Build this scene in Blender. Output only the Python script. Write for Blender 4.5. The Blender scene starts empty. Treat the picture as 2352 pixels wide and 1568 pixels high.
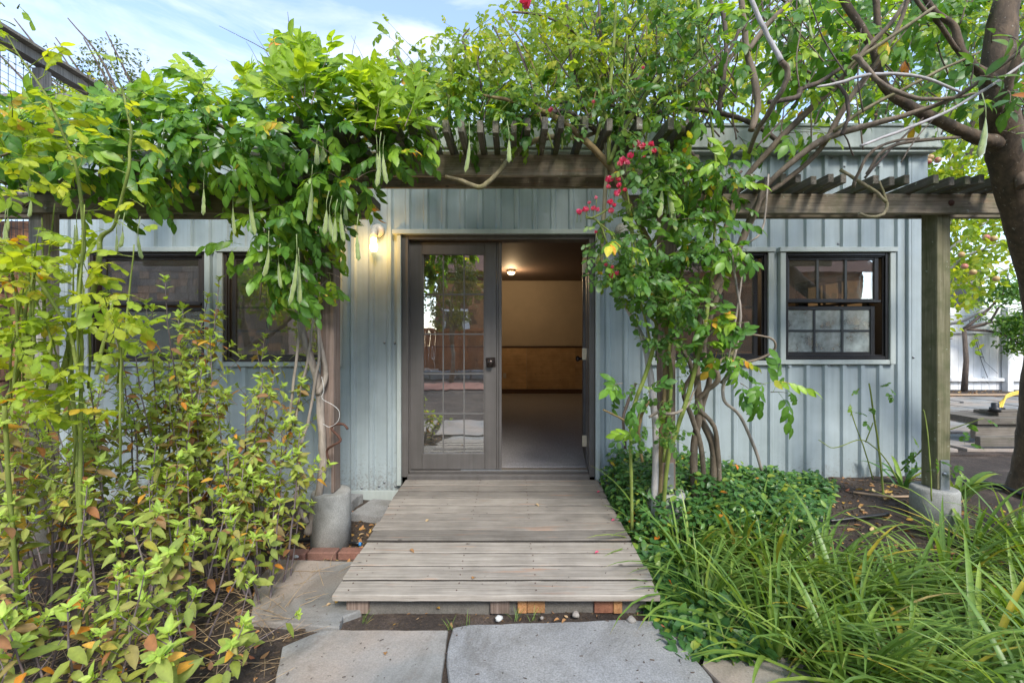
import bpy, math, random
import numpy as np
from mathutils import Vector, Matrix, noise
R = random.Random(7)
rad = math.radians
S = bpy.context.scene
COL = S.collection

# ---------------------------------------------------------------- camera, sky, sun, exposure
EYE = 1.40
cam_d = bpy.data.cameras.new("camera"); cam = bpy.data.objects.new("camera", cam_d); COL.objects.link(cam)
cam.location = (0, 0, EYE); cam.rotation_euler = (rad(90), 0, 0)
cam_d.sensor_width = 36; cam_d.lens = 15.306; cam_d.clip_start = 0.05; cam_d.clip_end = 800
S.camera = cam
SUN_EL, SUN_ROT = 42.0, 163.0
world = bpy.data.worlds.new("World"); S.world = world; world.use_nodes = True
wn = world.node_tree; wn.nodes.clear()
def wnode(t, **k):
    n = wn.nodes.new(t)
    for a, b in k.items(): setattr(n, a, b)
    return n
sky = wnode('ShaderNodeTexSky', sky_type='NISHITA', sun_disc=False, sun_elevation=rad(SUN_EL), sun_rotation=rad(SUN_ROT),
            altitude=20, air_density=1.0, dust_density=0.6, ozone_density=1.6)
tc = wnode('ShaderNodeTexCoord'); mp = wnode('ShaderNodeMapping'); mp.inputs['Scale'].default_value = (1.2, 1.2, 5.0)
n1 = wnode('ShaderNodeTexNoise'); n1.inputs['Scale'].default_value = 2.6; n1.inputs['Detail'].default_value = 9; n1.inputs['Roughness'].default_value = .58; n1.inputs['Distortion'].default_value = .4
cr = wnode('ShaderNodeValToRGB'); cr.color_ramp.elements[0].position = .44; cr.color_ramp.elements[1].position = .74
cr.color_ramp.elements[0].color = (.12, .12, .12, 1); cr.color_ramp.elements[1].color = (.95, .95, .95, 1)
mx = wnode('ShaderNodeMixRGB'); mx.inputs['Color2'].default_value = (2.9, 3.1, 3.4, 1)
bg = wnode('ShaderNodeBackground'); bg.inputs['Strength'].default_value = 0.15
out = wnode('ShaderNodeOutputWorld')
L = wn.links.new
L(tc.outputs['Generated'], mp.inputs['Vector']); L(mp.outputs[0], n1.inputs['Vector']); L(n1.outputs['Fac'], cr.inputs['Fac'])
L(cr.outputs['Color'], mx.inputs['Fac']); L(sky.outputs['Color'], mx.inputs['Color1']); L(mx.outputs[0], bg.inputs['Color']); L(bg.outputs[0], out.inputs['Surface'])
sun_d = bpy.data.lights.new("sun", 'SUN'); sun_d.energy = 1.5; sun_d.angle = rad(15); sun_d.color = (1, .95, .86)
sun = bpy.data.objects.new("sun", sun_d); COL.objects.link(sun)
sd = Vector((math.sin(rad(SUN_ROT))*math.cos(rad(SUN_EL)), math.cos(rad(SUN_ROT))*math.cos(rad(SUN_EL)), math.sin(rad(SUN_EL))))
sun.rotation_euler = sd.to_track_quat('Z', 'Y').to_euler()
S.view_settings.view_transform = 'Standard'; S.view_settings.look = 'None'; S.view_settings.gamma = 1
S.view_settings.use_curve_mapping = False; S.view_settings.exposure = 1.55
S.cycles.max_bounces = 10; S.cycles.transparent_max_bounces = 24; S.cycles.diffuse_bounces = 5

# ---------------------------------------------------------------- helpers
def at(u, v, Y):                     # a sight line of the photograph at distance Y -> a place in the garden
    return Vector(((u-1176)/1000*Y, Y, EYE+(784-v)/1000*Y))
def onground(u, v, z=0.0):
    return at(u, v, (EYE-z)/((v-784)/1000))
def tag(o, label=None, cat=None, group=None, kind=None):
    if label: o['label'] = label
    if cat: o['category'] = cat
    if group: o['group'] = group
    if kind: o['kind'] = kind
    return o
def empty(name, loc, label=None, cat=None, group=None, kind=None):
    o = bpy.data.objects.new(name, None); COL.objects.link(o); o.location = loc; o.empty_display_size = .1
    return tag(o, label, cat, group, kind)
def put(name, me, parent=None, M=None):
    o = bpy.data.objects.new(name, me); COL.objects.link(o)
    if M is None: M = Matrix()
    if parent is not None:
        o.parent = parent
        M = Matrix.Translation(-worldloc(parent)) @ M
    o.matrix_basis = M
    return o
def worldloc(o):
    v = Vector((0, 0, 0))
    while o is not None:
        v += o.matrix_basis.translation; o = o.parent
    return v
class MB:
    def __init__(s): s.v = []; s.f = []; s.s = []
    def add(s, vs, fs, smooth=False):
        b = len(s.v); s.v += [tuple(p) for p in vs]
        for f in fs: s.f.append(tuple(b+i for i in f)); s.s.append(smooth)
        return s
    def box(s, x0, x1, y0, y1, z0, z1, c=0.0):
        if c <= 0:
            return s.add([(x, y, z) for z in (z0, z1) for y in (y0, y1) for x in (x0, x1)],
              [(0, 2, 3, 1), (4, 5, 7, 6), (0, 1, 5, 4), (2, 6, 7, 3), (0, 4, 6, 2), (1, 3, 7, 5)])
        c = min(c, (x1-x0)*.45, (y1-y0)*.45, (z1-z0)*.45)
        vs = []; idx = {}
        for i, (X, sx) in enumerate(((x0, 1), (x1, -1))):
            for j, (Y, sy) in enumerate(((y0, 1), (y1, -1))):
                for k, (Z, sz) in enumerate(((z0, 1), (z1, -1))):
                    for a in range(3):
                        p = [X+sx*c, Y+sy*c, Z+sz*c]; p[a] = (X, Y, Z)[a]
                        idx[i, j, k, a] = len(vs); vs.append(p)
        fs = []
        I = idx
        fs += [(I[0,0,0,0], I[0,0,1,0], I[0,1,1,0], I[0,1,0,0]), (I[1,0,0,0], I[1,1,0,0], I[1,1,1,0], I[1,0,1,0]),
               (I[0,0,0,1], I[1,0,0,1], I[1,0,1,1], I[0,0,1,1]), (I[0,1,0,1], I[0,1,1,1], I[1,1,1,1], I[1,1,0,1]),
               (I[0,0,0,2], I[0,1,0,2], I[1,1,0,2], I[1,0,0,2]), (I[0,0,1,2], I[1,0,1,2], I[1,1,1,2], I[0,1,1,2])]
        for j in (0, 1):
            for k in (0, 1): fs.append((I[0,j,k,1], I[1,j,k,1], I[1,j,k,2], I[0,j,k,2]))
        for i in (0, 1):
            for k in (0, 1): fs.append((I[i,0,k,0], I[i,1,k,0], I[i,1,k,2], I[i,0,k,2]))
        for i in (0, 1):
            for j in (0, 1): fs.append((I[i,j,0,0], I[i,j,1,0], I[i,j,1,1], I[i,j,0,1]))
        for i in (0, 1):
            for j in (0, 1):
                for k in (0, 1): fs.append((I[i,j,k,0], I[i,j,k,1], I[i,j,k,2]))
        return s.add(vs, fs)
    def tube(s, pts, rads, n=6, cap=True):
        pts = [Vector(p) for p in pts]; b = len(s.v)
        t = (pts[1]-pts[0]).normalized()
        a = t.orthogonal().normalized()
        for i, p in enumerate(pts):
            if 0 < i < len(pts)-1: t2 = (pts[i+1]-pts[i-1]).normalized()
            elif i: t2 = (pts[i]-pts[i-1]).normalized()
            else: t2 = t
            a = (a - t2*a.dot(t2)).normalized(); c = t2.cross(a)
            for k in range(n):
                an = 2*math.pi*k/n
                s.v.append(tuple(p+(a*math.cos(an)+c*math.sin(an))*rads[i]))
        for i in range(len(pts)-1):
            for k in range(n):
                k2 = (k+1) % n
                s.f.append((b+i*n+k, b+i*n+k2, b+(i+1)*n+k2, b+(i+1)*n+k)); s.s.append(True)
        if cap:
            s.f.append(tuple(b+k for k in range(n))[::-1]); s.s.append(False)
            e = b+(len(pts)-1)*n
            s.f.append(tuple(e+k for k in range(n))); s.s.append(False)
        return s
    def lathe(s, prof, c=(0, 0, 0), n=20, axis='Z'):
        b = len(s.v)
        for (r, h) in prof:
            for k in range(n):
                a = 2*math.pi*k/n; x, y, z = r*math.cos(a), r*math.sin(a), h
                if axis == 'Y': x, y, z = x, h, y
                if axis == 'X': x, y, z = h, x, y
                s.v.append((c[0]+x, c[1]+y, c[2]+z))
        for i in range(len(prof)-1):
            for k in range(n):
                k2 = (k+1) % n; s.f.append((b+i*n+k, b+i*n+k2, b+(i+1)*n+k2, b+(i+1)*n+k)); s.s.append(True)
        s.f.append(tuple(b+k for k in range(n))[::-1]); s.s.append(False)
        e = b+(len(prof)-1)*n; s.f.append(tuple(e+k for k in range(n))); s.s.append(False)
        return s
    def prism(s, poly, z0, z1, ch=0.0):          # poly: list of (x, y), counter-clockwise
        n = len(poly); cx = sum(p[0] for p in poly)/n; cy = sum(p[1] for p in poly)/n
        rings = [(1, z0), (1, z1-ch), (1-ch*1.2, z1)] if ch else [(1, z0), (1, z1)]
        b = len(s.v)
        for k, z in rings:
            for x, y in poly: s.v.append((cx+(x-cx)*k, cy+(y-cy)*k, z))
        for i in range(len(rings)-1):
            for k in range(n):
                k2 = (k+1) % n; s.f.append((b+i*n+k, b+i*n+k2, b+(i+1)*n+k2, b+(i+1)*n+k)); s.s.append(False)
        e = b+(len(rings)-1)*n; s.f.append(tuple(e+k for k in range(n))); s.s.append(False)
        s.f.append(tuple(b+k for k in range(n))[::-1]); s.s.append(False)
        return s
    def mesh(s, name, mat):
        me = bpy.data.meshes.new(name); me.from_pydata(s.v, [], s.f)
        me.polygons.foreach_set('use_smooth', s.s)
        if mat: me.materials.append(mat)
        me.update(); return me
    def build(s, name, mat, parent=None, **k):
        """the object's origin goes to its own bounding-box base so textures and masks sit well"""
        c = origin(s.v)
        s.v = [(p[0]-c[0], p[1]-c[1], p[2]-c[2]) for p in s.v]
        o = put(name, s.mesh(name, mat), parent, Matrix.Translation(c)); return tag(o, **k)
def origin(vs):
    a = np.array(vs); lo = a.min(0); hi = a.max(0)
    return Vector(((lo[0]+hi[0])/2, (lo[1]+hi[1])/2, lo[2]))
def spline(P, n=5):
    """Catmull-Rom through rows of numbers"""
    P = [np.array(p, float) for p in P]; out_ = []
    Q = [2*P[0]-P[1]]+P+[2*P[-1]-P[-2]]
    for i in range(1, len(Q)-2):
        for k in range(n):
            t = k/n; a, b, c, d = Q[i-1:i+3]
            out_.append(.5*((2*b)+(-a+c)*t+(2*a-5*b+4*c-d)*t*t+(-a+3*b-3*c+d)*t**3))
    out_.append(P[-1]); return out_
def limb(rows, mat, parent, name='branch', n=7, wob=.004, sub=5, knob=.12):
    """rows of (u, v, Y, radius in px)"""
    rows = [(*at(u, v, Y), r/1000*Y/(1+.7*(math.hypot(1, (u-1176)/1000)-1))) for u, v, Y, r in rows]
    sp = spline(rows, sub); pts = []; rr = []
    o_ = R.random()*50
    for i, p in enumerate(sp):
        w = noise.noise_vector(Vector((i*.45+o_, o_, 0)))*wob
        pts.append(Vector(p[:3])+w); rr.append(max(.0008, p[3]*(1+knob*noise.noise(Vector((i*.9+o_, 3, o_))))))
    MB_ = MB(); MB_.tube(pts, rr, n); MB_.build(name, mat, parent)
    return pts, rr

# ---------------------------------------------------------------- materials
def mat_(name):
    m = bpy.data.materials.new(name); m.use_nodes = True; nt = m.node_tree; nt.nodes.clear(); return m, nt
class NT:
    def __init__(s, name):
        s.m, s.nt = mat_(name)
    def n(s, t, ins=None, **k):
        nd = s.nt.nodes.new(t)
        for a, b in k.items(): setattr(nd, a, b)
        for a, b in (ins or {}).items():
            i = nd.inputs[a]
            if isinstance(b, bpy.types.NodeSocket): s.nt.links.new(b, i)
            else: i.default_value = b
        return nd
    def ramp(s, fac, stops, interp='LINEAR'):
        nd = s.n('ShaderNodeValToRGB'); cr_ = nd.color_ramp; cr_.interpolation = interp
        while len(cr_.elements) < len(stops): cr_.elements.new(.5)
        for e, (p, c) in zip(cr_.elements, stops):
            e.position = p; e.color = (*(c if not isinstance(c, (int, float)) else (c, c, c)), 1)
        s.nt.links.new(fac, nd.inputs['Fac']); return nd.outputs['Color']
    def coords(s, scale=(1, 1, 1), kind='Object', rnd=True):
        t = s.n('ShaderNodeTexCoord'); v = t.outputs[kind]
        if rnd:
            oi = s.n('ShaderNodeObjectInfo'); mu = s.n('ShaderNodeMath', {0: oi.outputs['Random'], 1: 37.0}, operation='MULTIPLY')
            ad = s.n('ShaderNodeVectorMath', {0: v, 1: mu.outputs[0]}, operation='ADD'); v = ad.outputs[0]
        mp_ = s.n('ShaderNodeMapping', {'Vector': v, 'Scale': scale}); return mp_.outputs[0]
    def noise(s, vec, scale, detail=4, rough=.55, dist=0):
        return s.n('ShaderNodeTexNoise', {'Vector': vec, 'Scale': scale, 'Detail': detail, 'Roughness': rough, 'Distortion': dist}).outputs['Fac']
    def mix(s, fac, a, b, mode='MIX'):
        return s.n('ShaderNodeMixRGB', {'Fac': fac, 'Color1': a, 'Color2': b}, blend_type=mode).outputs[0]
    def math(s, op, a, b=0.0):
        return s.n('ShaderNodeMath', {0: a, 1: b}, operation=op).outputs[0]
    def out(s, sh): s.n('ShaderNodeOutputMaterial', {'Surface': sh}); return s.m
    def prin(s, col, rough=.6, bump=None, bs=.3, bd=.01, **k):
        ins = {'Base Color': col, 'Roughness': rough}
        if bump is not None:
            ins['Normal'] = s.n('ShaderNodeBump', {'Height': bump, 'Strength': bs, 'Distance': bd}).outputs[0]
        ins.update(k)
        return s.n('ShaderNodeBsdfPrincipled', ins)
def c4(c): return (*c, 1)
def wood(name, dark, mid, light, axis='X', moss=0.0, warm=.0, grain=1.0):
    t = NT(name)
    sc = {'X': (1.6, 75, 75), 'Y': (75, 1.6, 75), 'Z': (75, 75, 1.6)}[axis]
    v = t.coords(sc); v2 = t.coords((1, 1, 1))
    g = t.noise(v, 1.0*grain, 8, .65, .6)
    g2 = t.noise(t.coords(tuple(a*3.2 for a in sc)), 1.0*grain, 3, .6)
    f = t.math('ADD', t.math('MULTIPLY', g, .6), t.math('MULTIPLY', g2, .4))
    col = t.ramp(f, [(.30, dark), (.46, mid), (.66, light)])
    big = t.noise(v2, 5.0, 4, .6)
    col = t.mix(.75, col, t.ramp(big, [(.25, (.62, .60, .58)), (.7, (1.12, 1.1, 1.08))]), 'MULTIPLY')
    oi = t.n('ShaderNodeObjectInfo').outputs['Random']
    col = t.mix(1, col, t.ramp(oi, [(0, (.62, .61, .60)), (.5, (.95, .93, .91)), (1, (1.15, 1.13, 1.1))]), 'MULTIPLY')
    if warm:
        w = t.ramp(t.noise(t.coords({'X': (1.4, 16, 16), 'Y': (16, 1.4, 16), 'Z': (16, 16, 1.4)}[axis]), 1.6, 5, .6), [(.60, 0.0), (.70, warm)])
        col = t.mix(w, col, c4((.42, .20, .10)))
    if moss:
        mz = t.ramp(t.noise(v2, 7, 6, .6), [(.48, 0.0), (.66, moss)])
        col = t.mix(mz, col, c4((.075, .085, .03)))
        li = t.ramp(t.noise(v2, 19, 5, .65), [(.645, 0.0), (.68, moss)])
        col = t.mix(li, col, c4((.36, .38, .30)))
    kn = t.n('ShaderNodeTexVoronoi', {'Vector': t.coords((3.2 if axis == 'X' else 6, 6, 3.2 if axis == 'Z' else 6)), 'Scale': 1.3}).outputs['Distance']
    col = t.mix(t.ramp(kn, [(.03, .75), (.075, 0.0)]), col, c4((.05, .04, .035)))
    return t.out(t.prin(col, .85, f, .7, .006).outputs[0])
M_ = {}
M_['deck'] = wood('weathered_deck_wood', (.15, .134, .115), (.275, .252, .222), (.41, .38, .34), 'X', 0, .4)
M_['beam'] = wood('weathered_beam_wood', (.085, .07, .05), (.24, .20, .145), (.38, .33, .255), 'X', .6, .3)
M_['rafter'] = wood('lichened_rafter_wood', (.04, .034, .028), (.13, .115, .09), (.26, .24, .20), 'Y', .85)
M_['post'] = wood('weathered_post_wood', (.07, .05, .042), (.18, .135, .11), (.32, .25, .215), 'Z', 0, .25)
M_['postmoss'] = wood('mossy_post_wood', (.08, .075, .035), (.24, .225, .12), (.38, .36, .23), 'Z', .7)
M_['freshwood'] = wood('fresh_cut_wood', (.28, .12, .045), (.45, .22, .09), (.60, .36, .17), 'Y', 0)
M_['redjoist'] = wood('red_brown_joist_wood', (.10, .04, .025), (.20, .085, .05), (.30, .14, .085), 'Y', 0)
M_['greywood'] = wood('grey_wood', (.08, .075, .07), (.24, .225, .21), (.42, .40, .38), 'Z', 0)
M_['steps'] = wood('dark_step_wood', (.06, .052, .042), (.17, .15, .125), (.32, .29, .25), 'X', .2)
M_['fencered'] = wood('redwood_fence_wood', (.14, .045, .018), (.32, .11, .045), (.48, .20, .09), 'Z', 0, .3)

def painted(name, col, rough=.5, dirt=.35, streak=True, speck=True):
    t = NT(name); v = t.coords((1, 1, 1), rnd=False)
    c = t.mix(dirt, c4(col), t.ramp(t.noise(v, 2.2, 6, .6), [(.3, (.62, .63, .60)), (.65, (1.08, 1.07, 1.04))]), 'MULTIPLY')
    if streak:
        sv = t.coords((26, 26, .9), rnd=False)
        c = t.mix(dirt*.9, c, t.ramp(t.noise(sv, 1, 5, .6), [(.28, (.70, .71, .68)), (.6, (1.04, 1.04, 1.04))]), 'MULTIPLY')
    if speck:
        sp = t.ramp(t.noise(v, 85, 2, .5), [(.71, 0.0), (.75, .5)])
        c = t.mix(sp, c, c4((.09, .08, .065)))
    if name == 'blue_grey_metal_siding':      # dried mud thrown up from the bed, thinning with height
        z = t.n('ShaderNodeSeparateXYZ', {0: t.n('ShaderNodeNewGeometry').outputs['Position']}).outputs['Z']
        zz = t.ramp(z, [(.08, .30), (.62, 0.0)])
        m_ = t.ramp(t.math('ADD', t.math('MULTIPLY', t.noise(v, 55, 5, .7), 1.0), zz), [(.72, 0.0), (.86, .5)])
        c = t.mix(m_, c, c4((.17, .14, .11)))
    b = t.math('ADD', t.math('MULTIPLY', t.noise(v, 4.5, 3, .5), 3.0), t.math('MULTIPLY', t.noise(v, 240, 2, .5), .8))
    return t.out(t.prin(c, t.ramp(t.noise(v, 8, 4), [(.3, rough*.8), (.7, min(1, rough*1.3))]), b, .35, .004).outputs[0])
M_['siding'] = painted('blue_grey_metal_siding', (.355, .415, .44), .42, .5)
M_['trim'] = painted('grey_green_trim_paint', (.42, .465, .45), .45, .35)
M_['fascia'] = painted('weathered_fascia_metal', (.36, .40, .38), .5, .8)
M_['door'] = painted('dark_taupe_door_paint', (.112, .102, .098), .40, .6)
M_['brownframe'] = painted('brown_window_metal', (.045, .034, .028), .38, .5)
M_['blackframe'] = painted('black_window_metal', (.012, .011, .012), .33, .3)
M_['muntin'] = painted('grey_muntin_metal', (.13, .125, .12), .4, .2, False, False)
M_['muntin_dark'] = painted('dark_muntin_metal', (.03, .035, .035), .5, .2, False, False)
M_['white'] = painted('white_fence_paint', (.78, .78, .80), .6, .45)
M_['whiteplain'] = painted('white_window_paint', (.75, .75, .74), .5, .2, False, False)
def plain(name, col, rough=.5, metal=0.0, var=.3, sc=30, bs=.2):
    t = NT(name); v = t.coords((1, 1, 1))
    f = t.noise(v, sc, 5, .6)
    c = t.mix(var, c4(col), t.ramp(f, [(.3, .45), (.7, 1.3)]), 'MULTIPLY')
    return t.out(t.prin(c, rough, f, bs, .004, Metallic=metal).outputs[0])
M_['brass'] = plain('worn_brass_hinge', (.62, .55, .42), .45, .5)
M_['knob'] = plain('dark_bronze_knob', (.07, .055, .05), .28, .8)
M_['steel'] = plain('galvanised_steel', (.30, .32, .34), .45, .7)
M_['rust'] = plain('rusty_steel', (.10, .045, .03), .8, .2)
M_['hose'] = plain('black_rubber_hose', (.012, .012, .013), .4, 0, .3)
M_['hosetan'] = plain('tan_drip_tube', (.36, .25, .16), .6)
M_['hoseyellow'] = plain('yellow_hose_rubber', (.75, .50, .06), .4)
M_['porcelain'] = plain('cream_lamp_porcelain', (.50, .46, .40), .4, 0, .35, 60)
M_['cfl'] = plain('white_glass_tube', (.70, .70, .68), .2, 0, .05)
M_['bluecap'] = plain('blue_plastic_cap', (.03, .22, .55), .4)
M_['wire'] = plain('dark_fence_wire', (.04, .04, .04), .5, .5)
M_['whitewire'] = plain('bare_white_wire', (.65, .65, .62), .5)
M_['stonewhite'] = plain('pale_quartz_pebble', (.55, .55, .53), .6)
M_['plastic'] = plain('white_outlet_plastic', (.55, .52, .46), .5, 0, .1)
def concrete(name, col, spec=.4):
    t = NT(name); v = t.coords((1, 1, 1))
    f = t.noise(v, 9, 8, .65); g = t.noise(v, 160, 3, .6)
    c = t.mix(.8, c4(col), t.ramp(f, [(.3, (.62, .61, .58)), (.68, (1.15, 1.14, 1.12))]), 'MULTIPLY')
    c = t.mix(spec, c, t.ramp(g, [(.35, .5), (.65, 1.4)]), 'MULTIPLY')
    return t.out(t.prin(c, .9, t.math('ADD', f, t.math('MULTIPLY', g, .35)), .6, .008).outputs[0])
M_['slab'] = concrete('soil_stained_concrete', (.15, .14, .125))
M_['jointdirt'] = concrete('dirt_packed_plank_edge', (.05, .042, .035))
M_['concrete'] = concrete('grey_cast_concrete', (.30, .30, .285))
def flag(name, col, warm, spec, wf=.5):
    t = NT(name); v = t.coords((1, 1, 1), rnd=True)
    f = t.noise(v, 4, 7, .62, .4); g = t.noise(v, 130, 4, .7); h = t.noise(v, 1.6, 3, .5)
    c = t.mix(.7, c4(col), t.ramp(f, [(.3, (.72, .71, .70)), (.7, (1.13, 1.13, 1.13))]), 'MULTIPLY')
    c = t.mix(t.ramp(h, [(.42, 0.0), (.62, wf)]), c, c4(warm))
    c = t.mix(spec, c, t.ramp(g, [(.32, .42), (.68, 1.55)]), 'MULTIPLY')
    c = t.mix(.8, c, t.ramp(t.noise(v, 2.1, 6, .7, .8), [(.36, (.66, .64, .61)), (.5, (1, 1, 1)), (.66, (1.14, 1.14, 1.15))]), 'MULTIPLY')
    c = t.mix(t.ramp(t.noise(t.coords((1, 1, 1)), 7, 7, .7), [(.60, 0.0), (.70, .55)]), c, c4((.16, .125, .10)))
    d = t.ramp(t.noise(v, 46, 3, .6), [(.69, 0.0), (.72, .85)])
    c = t.mix(d, c, c4((.05, .04, .03)))
    hgt = t.math('ADD', t.math('MULTIPLY', f, 1.2), t.math('MULTIPLY', g, spec))
    return t.out(t.prin(c, .82, hgt, .55, .012).outputs[0])
M_['flag_a'] = flag('smooth_grey_flagstone', (.245, .245, .235), (.34, .27, .215), .3, .75)
M_['flag_b'] = flag('speckled_grey_flagstone', (.275, .28, .285), (.25, .235, .21), .52, .45)
M_['brick'] = flag('red_paving_brick', (.26, .12, .085), (.20, .12, .10), .4)
M_['redpave'] = flag('red_brick_patio', (.34, .14, .10), (.30, .17, .13), .3)
def soil(name):
    t = NT(name); v = t.coords((1, 1, 1), rnd=False)
    f = t.noise(v, 3.0, 8, .65); g = t.noise(v, 55, 6, .7); h = t.noise(v, 170, 3, .7)
    c = t.ramp(f, [(.30, (.040, .030, .024)), (.52, (.085, .062, .048)), (.70, (.17, .125, .098))])
    c = t.mix(.7, c, t.ramp(g, [(.3, .35), (.7, 1.7)]), 'MULTIPLY')
    c = t.mix(t.ramp(h, [(.66, 0.0), (.72, .6)]), c, c4((.26, .21, .16)))
    return t.out(t.prin(c, .95, t.math('ADD', g, h), 1.0, .02).outputs[0])
M_['soil'] = soil('dark_garden_soil')
def indoors(name, col, rough=.9, sc=14, amt=.2, b=.1):
    t = NT(name); v = t.coords((1, 1, 1), rnd=False); f = t.noise(v, sc, 5, .6)
    c = t.mix(amt, c4(col), t.ramp(f, [(.3, .5), (.7, 1.4)]), 'MULTIPLY')
    return t.out(t.prin(c, rough, f, b, .004).outputs[0])
M_['carpet'] = indoors('grey_carpet', (.28, .262, .262), 1, 130, .8, .6)
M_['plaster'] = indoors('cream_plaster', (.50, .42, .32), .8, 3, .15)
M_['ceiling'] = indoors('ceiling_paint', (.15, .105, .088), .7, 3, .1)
M_['ply'] = wood('plywood_panelling', (.46, .29, .15), (.58, .39, .21), (.66, .46, .26), 'X', 0, 0, .35)
M_['railwood'] = indoors('brown_chair_rail', (.11, .06, .035), .5)
def glass(name, rough=0.0, refl=.20, dirty=.035, wave=.02):
    t = NT(name); v = t.coords((1, 1, 1), rnd=False)
    w = t.noise(t.coords((5, 5, 2.2), rnd=False), 1.4, 2, .4)
    nb = t.n('ShaderNodeBump', {'Height': w, 'Strength': wave, 'Distance': .02}).outputs[0]
    gl = t.n('ShaderNodeBsdfGlossy', {'Color': (1, 1, 1, 1), 'Roughness': rough, 'Normal': nb})
    tr = t.n('ShaderNodeBsdfTransparent', {'Color': (.88, .90, .90, 1)})
    lw = t.n('ShaderNodeFresnel', {'IOR': 1.45})
    f = t.math('ADD', t.math('MULTIPLY', lw.outputs[0], 1.6), refl)
    m1 = t.n('ShaderNodeMixShader', {0: f, 1: tr.outputs[0], 2: gl.outputs[0]})
    df = t.n('ShaderNodeBsdfDiffuse', {'Color': (.46, .51, .48, 1)})
    dm = t.ramp(t.noise(v, 6, 6, .6), [(.35, dirty*.4), (.7, dirty*1.8)])
    m2 = t.n('ShaderNodeMixShader', {0: dm, 1: m1.outputs[0], 2: df.outputs[0]})
    return t.out(m2.outputs[0])
M_['glass'] = glass('clear_window_glass')
M_['doorglass'] = glass('wavy_door_glass', 0, .38, .02, .035)
M_['frosted'] = glass('clouded_window_glass', .12, .03, .52, .02)
M_['screen'] = glass('insect_screen', .3, .0, .22, 0)
def emit(name, col, st):
    t = NT(name); e = t.n('ShaderNodeEmission', {'Color': c4(col), 'Strength': st}); return t.out(e.outputs[0])
M_['bulb'] = emit('glowing_bulb', (1, .74, .30), 5)
M_['ceilbulb'] = emit('glowing_ceiling_globe', (1, .72, .4), 2)
def shingle(name, a, b, c_):
    t = NT(name); v = t.coords((30, 30, 3))
    f = t.noise(v, 1, 5, .6); oi = t.n('ShaderNodeObjectInfo').outputs['Random']
    at_ = t.n('ShaderNodeAttribute', attribute_name='rnd').outputs['Fac']
    r = t.math('FRACT', t.math('ADD', oi, at_))
    col = t.ramp(r, [(0, a), (.5, b), (1, c_)])
    col = t.mix(.7, col, t.ramp(f, [(.3, .4), (.7, 1.5)]), 'MULTIPLY')
    return t.out(t.prin(col, .85, f, .5, .004).outputs[0])
M_['shingle'] = shingle('cedar_shingle', (.10, .055, .035), (.22, .10, .05), (.36, .17, .08))
M_['shinglegrey'] = shingle('weathered_shingle', (.20, .165, .15), (.32, .25, .21), (.46, .27, .17))
M_['rooftile'] = shingle('brown_roof_shingle', (.20, .10, .07), (.30, .16, .11), (.36, .22, .16))

def leafmat(name, stops, trans=.38, rough=.45, tcol=None, spec=.4):
    """tone comes from the object's own random number plus a per-leaflet attribute"""
    t = NT(name)
    oi = t.n('ShaderNodeObjectInfo').outputs['Random']
    a = t.n('ShaderNodeAttribute', attribute_name='rnd').outputs['Fac']
    r = t.math('FRACT', t.math('ADD', oi, a))
    col = t.ramp(r, stops)
    v = t.coords((1, 1, 1)); sp = t.noise(v, 42, 4, .6)
    col = t.mix(.45, col, t.ramp(sp, [(.3, .62), (.7, 1.3)]), 'MULTIPLY')
    bs_ = t.ramp(t.noise(t.coords((1, 1, 1)), 95, 2, .5), [(.67, 0.0), (.72, .7)]); col = t.mix(bs_, col, t.mix(.6, col, (.22, .13, .04, 1)))
    mid = t.n('ShaderNodeAttribute', attribute_name='mid').outputs['Fac']
    col = t.mix(t.math('MULTIPLY', t.math('MINIMUM', mid, 1.0), .35), col, t.mix(1, col, (1.7, 1.7, 1.3, 1), 'MULTIPLY'))
    tip = t.n('ShaderNodeMath', {0: mid, 1: 1.0}, operation='SUBTRACT', use_clamp=True).outputs[0]
    col = t.mix(tip, col, (.30, .19, .09, 1))
    p = t.prin(col, rough, None, **{'Specular IOR Level': spec})
    tc_ = t.mix(1, col, c4(tcol or (1.9, 1.75, .55)), 'MULTIPLY')
    tr = t.n('ShaderNodeBsdfTranslucent', {'Color': tc_})
    mx_ = t.n('ShaderNodeMixShader', {0: trans, 1: p.outputs[0], 2: tr.outputs[0]})
    return t.out(mx_.outputs[0])
LF = {}
LF['wis'] = leafmat('wisteria_leaf', [(0, (0.659, 0.281, 0.0494)), (.012, (0.593, 0.527, 0.0659)), (.04, (0.0988, 0.215, 0.0329)), (.45, (0.0659, 0.165, 0.0296)), (.75, (0.14, 0.281, 0.0362)), (1, (0.281, 0.428, 0.0494))], .42, .38)
LF['wisy'] = leafmat('young_wisteria_leaf', [(0, (0.175, 0.288, 0.0312)), (.5, (0.237, 0.362, 0.0375)), (1, (0.35, 0.45, 0.05))], .48, .42)
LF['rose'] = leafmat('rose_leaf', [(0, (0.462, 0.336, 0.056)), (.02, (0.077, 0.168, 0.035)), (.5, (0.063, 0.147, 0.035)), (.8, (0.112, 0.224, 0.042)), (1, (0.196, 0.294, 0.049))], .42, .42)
LF['rosey'] = leafmat('yellow_green_rose_leaf', [(0, (0.504, 0.192, 0.048)), (.03, (0.48, 0.384, 0.048)), (.10, (0.288, 0.36, 0.042)), (.5, (0.228, 0.336, 0.036)), (.8, (0.324, 0.396, 0.042)), (1, (0.456, 0.48, 0.054))], .5, .5)
LF['sal'] = leafmat('sage_leaf', [(0, (.62, .22, .035)), (.035, (.60, .36, .06)), (.05, (.28, .33, .065)), (.35, (.18, .24, .055)), (.62, (.31, .36, .085)), (.82, (.29, .26, .09)), (.92, (.27, .15, .085)), (1, (.38, .16, .07))], .36, .62)
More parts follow.
